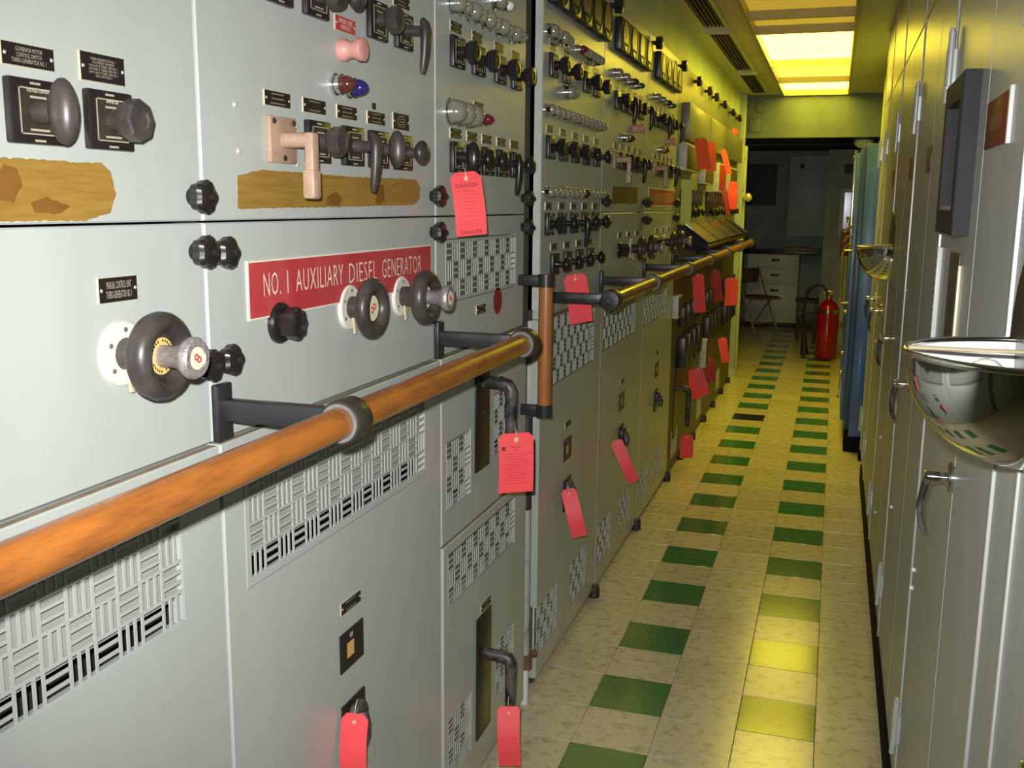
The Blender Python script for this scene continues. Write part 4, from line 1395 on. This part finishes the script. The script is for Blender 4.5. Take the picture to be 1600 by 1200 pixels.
for (cb, y, z) in ((CABS[2], 2.43, .72), (CABS[2], 2.445, .67), (CABS[2], 1.49, .62), (CABS[3], 3.45, 1.30), (CABS[3], 3.3, .62), (CABS[4], 4.2, .65), (CABS[4], 4.15, .35), (CABS[5], 5.3, .9)):
    put('door_bumper', MB().lathe([(0, .006), (-.008, .005)], (CX, y, z), (1, 0, 0), 8).mesh('door_bumper', 'white_paint', 40), cb, (0, 0, 0))
# dark brown plate and white perforated strip
wall_plate(CABS[2], 2.06, 2.22, 1.20, 1.475, 'brown_plate', 'glass_panel', .004)
wall_plate(CABS[2], 2.04, 2.06, 1.20, 1.455, 'brass_edge', 'panel_trim', .006)
st = wall_plate(CABS[2], 2.415, 2.455, 1.235, 1.475, 'white_paint', 'perforated_strip', .010)
for k in range(11):
    put('strip_hole', MB().box(CX - .0106, CX - .0100, 2.428, 2.440, 1.25 + k * .020, 1.258 + k * .020).mesh('strip_hole', 'ink', 0), st, (0, 0, 0))
# black framed case on the doors
fc = thing('framed_case', (CX, 2.15, 1.5), 'black framed shallow glass case hung on a cabinet door', 'display case')
fy0, fy1, fz0, fz1, fd = 1.985, 2.30, 1.512, 1.802, .029
me = MB().plate(-fy1, -fy0, fz0, fz1, 0, fd, holes=[(-fy1 + .045, -fy0 - .045, fz0 + .045, fz1 - .045)], bevel=.002).mesh('case_frame', 'frame_purple', 0)
me.transform(Matrix.Rotation(PI, 4, 'Z'))
put('case_frame', me, fc, (CX - .0005, 0, 0))
put('glass_pane', MB().box(CX - .016, CX - .012, fy0 + .044, fy1 - .044, fz0 + .044, fz1 - .044).mesh('glass_pane', 'glass_dark'), fc, (0, 0, 0))
put('inner_bead', MB().box(CX - .024, CX - .016, fy0 + .044, fy1 - .044, fz0 + .044, fz0 + .052).box(CX - .024, CX - .016, fy0 + .044, fy0 + .052, fz0 + .052, fz1 - .044).mesh('inner_bead', 'brass_edge'), fc, (0, 0, 0))


# chrome half-bowl lamps
def bowl(y, label, r=.138, dep=.14):
    z = 1.398
    t_ = thing('bowl_lamp', (CX, y, z), label, 'wall lamp', 'chrome half-bowl lamps on the cabinets')
    prof = []
    n = 12
    for i in range(n + 1):
        a = PI / 2 * i / n
        prof.append((-dep * math.cos(a) ** .9 if i < n else 0, max(.0005, r * math.sin(a) ** .92)))
    outer = MB().lathe(prof, (CX - .0006, y, z), (0, 0, 1), 32, a0=PI / 2, a1=3 * PI / 2)
    inner = [(h * .985 if h < 0 else 0, rr - .0016 if rr > .003 else rr) for h, rr in prof]
    put('bowl_lining', MB().lathe(inner[::-1], (CX - .0006, y, z), (0, 0, 1), 32, a0=PI / 2, a1=3 * PI / 2).mesh('bowl_lining', 'white_paint', 60), t_, (0, 0, 0))
    # rolled rim
    pts = [(CX - .0006 + (r + .001) * math.cos(PI / 2 + PI * k / 28), y + (r + .001) * math.sin(PI / 2 + PI * k / 28), z) for k in range(29)]
    put('bowl_shell', outer.mesh('bowl_shell', 'bowl_chrome', 60), t_, (0, 0, 0))
    put('rim', MB().tube(pts, .004, 8).mesh('rim', 'bowl_chrome', 60), t_, (0, 0, 0))
    pl = [(-.075, -.08), (.075, -.08), (.185, -.004)] + [(.185 * math.cos(a), .145 * math.sin(a)) for a in [PI * k / 14 for k in range(1, 14)]] + [(-.185, -.004)]
    me = MB().prism_x(pl, 0, .004).mesh('back_plate', 'back_plate', 30)
    me.transform(Matrix.Rotation(PI, 4, 'Z'))
    put('back_plate', me, t_, (CX - .0004, y, z))
    put('support_strap', MB().tube([(CX - r + .004, y + .005, z + .002), (CX - .07, y - .01, z + .004), (CX - .004, y - .02, z + .006)], .006, 8, squash=(1, 1, .4)).mesh('support_strap', 'brass_edge', 40), t_, (0, 0, 0))
    put('bulb', MB().ell((CX - .055, y, z - .045), (.028, .028, .04), 14, 8).cyl((CX - .055, y, z - .10), (CX - .055, y, z - .07), .014).mesh('bulb', 'lens_white', 60), t_, (0, 0, 0))
    return t_


bowl(1.24, 'large polished chrome half-bowl lamp beside the framed case', .141, .128)
bowl(4.52, 'smaller-looking chrome half-bowl lamp near the blue door')

# ------------------------------------------------------------------ blue door, standing open against the right side
bd = thing('steel_door', (1.05, 6.6, 0), 'open blue steel watertight door with brass latch rods', 'door')
put('door_leaf', MB().bbox(1.015, 1.105, 6.62, 7.75, .115, 1.945, .006).mesh('door_leaf', 'blue'), bd, (0, 0, 0))
put('door_flange', MB().bbox(.985, 1.015, 6.72, 7.74, .14, 1.93, .004).mesh('door_flange', 'blue_dark'), bd, (0, 0, 0))
put('door_panel', MB().bbox(.962, .985, 6.86, 7.72, .17, 1.90, .004).mesh('door_panel', 'blue'), bd, (0, 0, 0))
put('gasket', MB().bbox(1.105, 1.135, 6.66, 7.74, .13, 1.93, .004).mesh('gasket', 'kick'), bd, (0, 0, 0))
put('latch_rod', MB().cyl((.950, 6.95, 1.45), (.950, 6.95, 1.92), .009, seg=10).cyl((.955, 7.25, .25), (.955, 7.25, 1.88), .009, seg=10).mesh('latch_rod', 'chrome', 40), bd, (0, 0, 0))
put('handle', MB().tube([(.965, 6.90, 1.285), (.925, 6.90, 1.285), (.910, 6.90, 1.270), (.910, 6.90, .96), (.925, 6.90, .945), (.965, 6.90, .945)], .0075, 10).mesh('handle', 'brass', 50), bd, (0, 0, 0))
mb = MB()
for z in (1.32, 1.38, 1.44):
    mb.tube([(.965, 7.0, z), (.93, 7.02, z - .012), (.915, 7.02, z - .04)], .008, 8)
mb.lathe([(0, .016), (.02, .012), (.04, .020)], (.935, 7.1, 1.46), (0, 0, 1), 10)
put('latch_dog', mb.mesh('latch_dog', 'brass', 50), bd, (0, 0, 0))
for (y, z) in ((6.95, .88), (7.0, .60), (7.3, .25), (7.1, .45), (7.0, 1.88)):
    put('latch_stud', MB().ell((.952, y, z), (.018, .014, .014), 10, 6).mesh('latch_stud', 'brass', 50), bd, (0, 0, 0))
put('door_foot', MB().bbox(.99, 1.10, 6.68, 6.95, 0, .115, .005).bbox(1.08, 1.11, 6.45, 6.6, 0, .07, .004).mesh('door_foot', 'kick'), bd, (0, 0, 0))
put('trim_1', MB().bbox(1.14, 1.20, 6.36, 8.4, 0, CZ - .001, .004).mesh('trim_1', 'wall_green'), kind='structure', label='green frame strip behind the blue door')
# round lamp above the door
gl = thing('bulkhead_lamp', (1.05, 9.3, 2.17), 'unlit round bulkhead lamp under the doorway header', 'wall lamp')
c = on_y(1350, 226, 9.75)
put('globe', MB().ell((c.x, 9.85, 2.145), (.085, .07, .06), 18, 10).mesh('globe', 'lamp_white', 60), gl, (0, 0, 0))
put('lamp_base', MB().lathe([(0, .09), (.03, .09)], (c.x, 9.85, 2.165), (0, 0, 1), 18).mesh('lamp_base', 'pipe_dark', 40), gl, (0, 0, 0))

# ------------------------------------------------------------------ room beyond the doorway
BY = 14.6
put('wall_far', MB().box(-1.6, 1.72, BY, BY + .1, 0, 2.75).box(-1.6, -1.5, HY + .12, BY, 0, 2.75).mesh('wall_far', 'room_wall'), kind='structure', label='scuffed grey wall of the dark room beyond')
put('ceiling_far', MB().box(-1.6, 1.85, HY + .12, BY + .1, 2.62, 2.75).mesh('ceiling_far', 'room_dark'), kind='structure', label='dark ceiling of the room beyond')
put('floor_far', MB().box(-1.6, -.8, HY + .12, BY, -.08, -.0003).mesh('floor_far', 'tile_cream'), kind='structure', label='floor of the room beyond')
# dark recess / window on the left of the far wall
a, b = on_y(1168, 256, BY), on_y(1212, 321, BY)
w1 = put('window_1', MB().box(a.x - .3, b.x, BY - .006, BY, b.z, a.z).mesh('window_1', 'room_dark'), kind='structure', label='unlit window in the far wall')
mb = MB()
for (x0, x1, z0, z1) in ((a.x - .34, b.x + .06, a.z, a.z + .05), (a.x - .34, b.x + .06, b.z - .05, b.z), (b.x, b.x + .06, b.z, a.z)):
    mb.bbox(x0, x1, BY - .03, BY - .0005, z0, z1, .004)
put('window_frame', mb.mesh('window_frame', 'room_wall'), w1, (0, 0, 0))
# wall boards and beams that show in the gloom
a = on_y(1236, 244, BY - .03)
b = on_y(1295, 370, BY - .03)
wb = thing('wall_board', (.6, BY, 1), 'large pale scuffed board fixed to the far wall', 'board')
put('board_sheet', MB().bbox(a.x, b.x, BY - .035, BY - .0005, b.z, a.z, .004).mesh('board_sheet', 'desk'), wb, (0, 0, 0))
put('board_batten', MB().bbox(a.x - .13, a.x - .03, BY - .06, BY - .0005, b.z - .1, a.z + .1, .005).bbox(b.x - .02, b.x + .04, BY - .06, BY - .036, b.z, a.z, .005).mesh('board_batten', 'room_wall'), wb, (0, 0, 0))
put('board_clip', MB().box(a.x + .13, a.x + .19, BY - .042, BY - .034, a.z - .17, a.z - .10).mesh('board_clip', 'room_dark'), wb, (0, 0, 0))
pb = thing('overhead_pipes', (.4, 12, 2.45), 'dark pipes and ducts under the far ceiling', 'pipes')
for k, (y, z, r) in enumerate(((10.6, 2.40, .05), (11.6, 2.42, .07), (12.8, 2.38, .06), (13.8, 2.36, .08))):
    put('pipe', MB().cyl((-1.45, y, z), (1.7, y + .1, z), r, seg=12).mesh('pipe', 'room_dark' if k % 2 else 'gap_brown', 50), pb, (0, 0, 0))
# instrument case with a bright window at the right
ic = thing('instrument_cabinet', (1.0, 12.5, 0), 'grey cabinet with a rounded bright-framed window', 'cabinet')
IY = 12.6
a, b = on_y(1291, 250, IY), on_y(1345, 390, IY)
put('cabinet_body', MB().bbox(a.x + .02, b.x + .25, IY, IY + .6, 0, a.z + .12, .006).mesh('cabinet_body', 'room_wall'), ic, (0, 0, 0))
a, b = on_y(1314, 294, IY), on_y(1345, 372, IY)
put('window_frame', MB().bbox(a.x, b.x + .08, IY - .03, IY - .0005, b.z, a.z, .02).mesh('window_frame', 'white_paint', 50), ic, (0, 0, 0))
put('window_pane', MB().box(a.x + .05, b.x + .04, IY - .034, IY - .029, b.z + .03, a.z - .05).mesh('window_pane', 'window_blue'), ic, (0, 0, 0))
a, b = on_y(1320, 256, IY), on_y(1345, 271, IY)
put('vent_opening', MB().box(a.x, b.x, IY - .004, IY - .0005, b.z, a.z).mesh('vent_opening', 'room_dark'), ic, (0, 0, 0))
# green column with red box
GY = 11.9
a, b = on_y(1313, 400, GY), on_y(1327, 520, GY)
gc = thing('green_column', (a.x, GY, 0), 'pale green column below a red-brown box', 'column')
put('column_shaft', MB().bbox(a.x, a.x + .13, GY, GY + .12, 0, a.z, .006).mesh('column_shaft', 'post_green'), gc, (0, 0, 0))
put('column_bracket', MB().bbox(a.x - .06, a.x + .09, GY - .05, GY - .0005, on_y(1310, 510, GY).z, on_y(1310, 503, GY).z, .004).mesh('column_bracket', 'ochre'), gc, (0, 0, 0))
a2, b2 = on_y(1314, 362, GY), on_y(1328, 402, GY)
rb = thing('alarm_box', (a2.x, GY, b2.z), 'red-brown box on top of the green column', 'box')
put('box_body', MB().bbox(a2.x, a2.x + .13, GY, GY + .12, a.z, a2.z, .004).mesh('box_body', 'red_box'), rb, (0, 0, 0))
put('box_lid', MB().bbox(a2.x - .004, a2.x + .134, GY - .004, GY + .124, a2.z, a2.z + .03, .004).mesh('box_lid', 'post_green'), rb, (0, 0, 0))

# desk pedestal with drawers
DY = 13.55
a, b = on_y(1169, 396, DY), on_y(1243, 505, DY)
ds = thing('desk', ((a.x + b.x) / 2, DY, 0), 'pale metal desk with three drawers in the dark room', 'desk')
dx0, dx1, dz1 = a.x, b.x, a.z
put('pedestal', MB().bbox(dx0, dx1, DY, DY + .6, .06, dz1, .004).mesh('pedestal', 'desk'), ds, (0, 0, 0))
put('worktop', MB().bbox(dx0 - .12, dx1 + .62, DY - .03, DY + .75, dz1, dz1 + .045, .006).mesh('worktop', 'desk_top'), ds, (0, 0, 0))
put('side_panel', MB().bbox(dx1 + .55, dx1 + .59, DY, DY + .6, 0, dz1, .004).mesh('side_panel', 'room_wall'), ds, (0, 0, 0))
put('desk_back', MB().bbox(dx1, dx1 + .55, DY + .57, DY + .6, .1, dz1, .004).mesh('desk_back', 'room_wall'), ds, (0, 0, 0))
put('toe_kick', MB().bbox(dx0 + .02, dx1 - .02, DY + .03, DY + .58, 0, .06, .002).mesh('toe_kick', 'room_dark'), ds, (0, 0, 0))
zs = [dz1 - .008, dz1 - .20, dz1 - .40, .10]
for k in range(3):
    d_ = put('drawer', MB().bbox(dx0 + .012, dx1 - .012, DY - .014, DY - .0005, zs[k + 1] + .008, zs[k], .004).mesh('drawer', 'desk'), ds, (0, 0, 0))
    xc = (dx0 + dx1) / 2 + .03
    zc = zs[k] - .07
    put('drawer_pull', MB().bbox(xc - .05, xc + .05, DY - .024, DY - .0142, zc - .017, zc + .017, .003).mesh('drawer_pull', 'plate_black'), d_, (0, 0, 0))
bk = thing('open_book', ((dx0 + dx1) / 2 + .2, DY + .2, dz1 + .045), 'open brown-paged log book lying on the dark desk', 'book')
bx, bz = dx1 - .02, dz1 + .0455
for s_ in (-1, 1):
    me = MB()._add([(0, 0, 0), (s_ * .26, 0, 0), (s_ * .26, .3, 0), (0, .3, 0), (0, 0, .045), (s_ * .13, 0, .035), (s_ * .26, 0, .008), (s_ * .26, .3, .008), (s_ * .13, .3, .035), (0, .3, .045)],
                   [(0, 1, 2, 3), (0, 4, 5, 6, 1), (3, 2, 7, 8, 9), (4, 9, 8, 5), (5, 8, 7, 6), (1, 6, 7, 2), (0, 3, 9, 4)]).mesh('page_block', 'paper', 20)
    put('page_block', me, bk, (bx, DY + .12, bz))

# folding chair, turned, left of the desk
cpos = on_z(1183, 520, 0)
fc_ = thing('folding_chair', (cpos.x, 12.85, 0), 'tan folding chair with brown seat standing askew before the desk', 'chair')
RZ = Matrix.Translation((cpos.x - .05, 12.85, 0)) @ Matrix.Rotation(.9, 4, 'Z')


def cput(name, mb, m_, par, sm=50):
    me = mb.mesh(name, m_, sm)
    me.transform(RZ)
    return put(name, me, par, (0, 0, 0))


for s_ in (-.2, .2):
    cput('front_leg', MB().tube([(s_, -.22, 0.01), (s_, -.02, .42), (s_, .16, .82)], .012, 8), 'chair_tan', fc_)
    cput('rear_leg', MB().tube([(s_ * .92, .22, 0.01), (s_ * .92, -.02, .34), (s_ * .92, -.14, .45)], .012, 8), 'chair_tan', fc_)
cput('seat', MB().bbox(-.19, .19, -.22, .17, .44, .465, .01), 'chair_seat', fc_)
cput('seat_frame', MB().tube([(-.2, -.24, .44), (.2, -.24, .44), (.205, .18, .44), (-.205, .18, .44)], .011, 8, closed=True), 'chair_tan', fc_)
cput('backrest', MB().bbox(-.19, .19, .125, .145, .62, .80, .01), 'chair_seat', fc_)
cput('stretcher', MB().tube([(-.19, -.16, .14), (.19, -.16, .14)], .008, 8), 'chair_tan', fc_)

# stool / dark shelf behind the extinguisher
sh = thing('low_shelf', (.55, 12.6, 0), 'low dark shelf behind the fire extinguisher', 'shelf')
a, b = on_y(1243, 468, 12.2), on_y(1290, 472, 12.2)
put('shelf_top', MB().bbox(a.x, b.x - .08, 12.2, 12.5, a.z - .03, a.z, .004).mesh('shelf_top', 'room_dark'), sh, (0, 0, 0))
for xx in (a.x + .02, b.x - .12):
    put('leg', MB().bbox(xx, xx + .03, 12.22, 12.25, 0, a.z - .03, .003).mesh('leg', 'room_dark'), sh, (0, 0, 0))

# fire extinguisher
e0 = on_z(1289, 563, 0)
ey = e0.y + .1
ex = e0.x
fe = thing('fire_extinguisher', (ex, ey, 0), 'red fire extinguisher with black hose and horn on the floor', 'fire extinguisher')
put('cylinder', MB().lathe([(0, .085), (.01, .104), (.02, .108), (.50, .108), (.55, .100), (.585, .075), (.605, .045), (.615, .030), (.635, .028)], (ex, ey, 0), (0, 0, 1), 32).mesh('cylinder', 'ext_red', 40), fe, (0, 0, 0))
put('band', MB().lathe([(.488, .1095), (.488, .111), (.520, .111), (.520, .1095)], (ex, ey, 0), (0, 0, 1), 32, capa=False, capb=False).mesh('band', 'chrome', 40), fe, (0, 0, 0))
put('valve', MB().lathe([(.635, .022), (.66, .022), (.665, .03), (.68, .02), (.69, .012)], (ex, ey, 0), (0, 0, 1), 14).bbox(ex - .07, ex + .05, ey - .012, ey + .012, .675, .690, .003).bbox(ex - .05, ex + .055, ey - .010, ey + .010, .70, .712, .003)
    .mesh('valve', 'brass', 40), fe, (0, 0, 0))
hp = []
for k in range(17):
    t = k / 16
    a_ = PI * t
    hp.append((ex - .02 - .10 + .10 * math.cos(a_), ey - .02, .67 + .10 * math.sin(a_)))
hp += [(ex - .235, ey - .03, .60), (ex - .245, ey - .04, .45), (ex - .235, ey - .05, .30)]
put('hose', MB().tube(hp, .011, 10).mesh('hose', 'rubber', 60), fe, (0, 0, 0))
put('horn', MB().lathe([(0, .016), (.04, .02), (.24, .042), (.25, .043), (.25, .038)], (ex - .233, ey - .05, .29), (.10, 0, -1), 18).mesh('horn', 'rubber', 40), fe, (0, 0, 0))
put('horn_grip', MB().cyl((ex - .25, ey - .045, .42), (ex - .25, ey - .045, .52), .018).cyl((ex - .25, ey - .045, .47), (ex - .10, ey - .03, .50), .012).mesh('horn_grip', 'rubber', 50), fe, (0, 0, 0))

# Empties sit at their thing's base; parts built in world coordinates hang from them
bpy.context.view_layer.update()
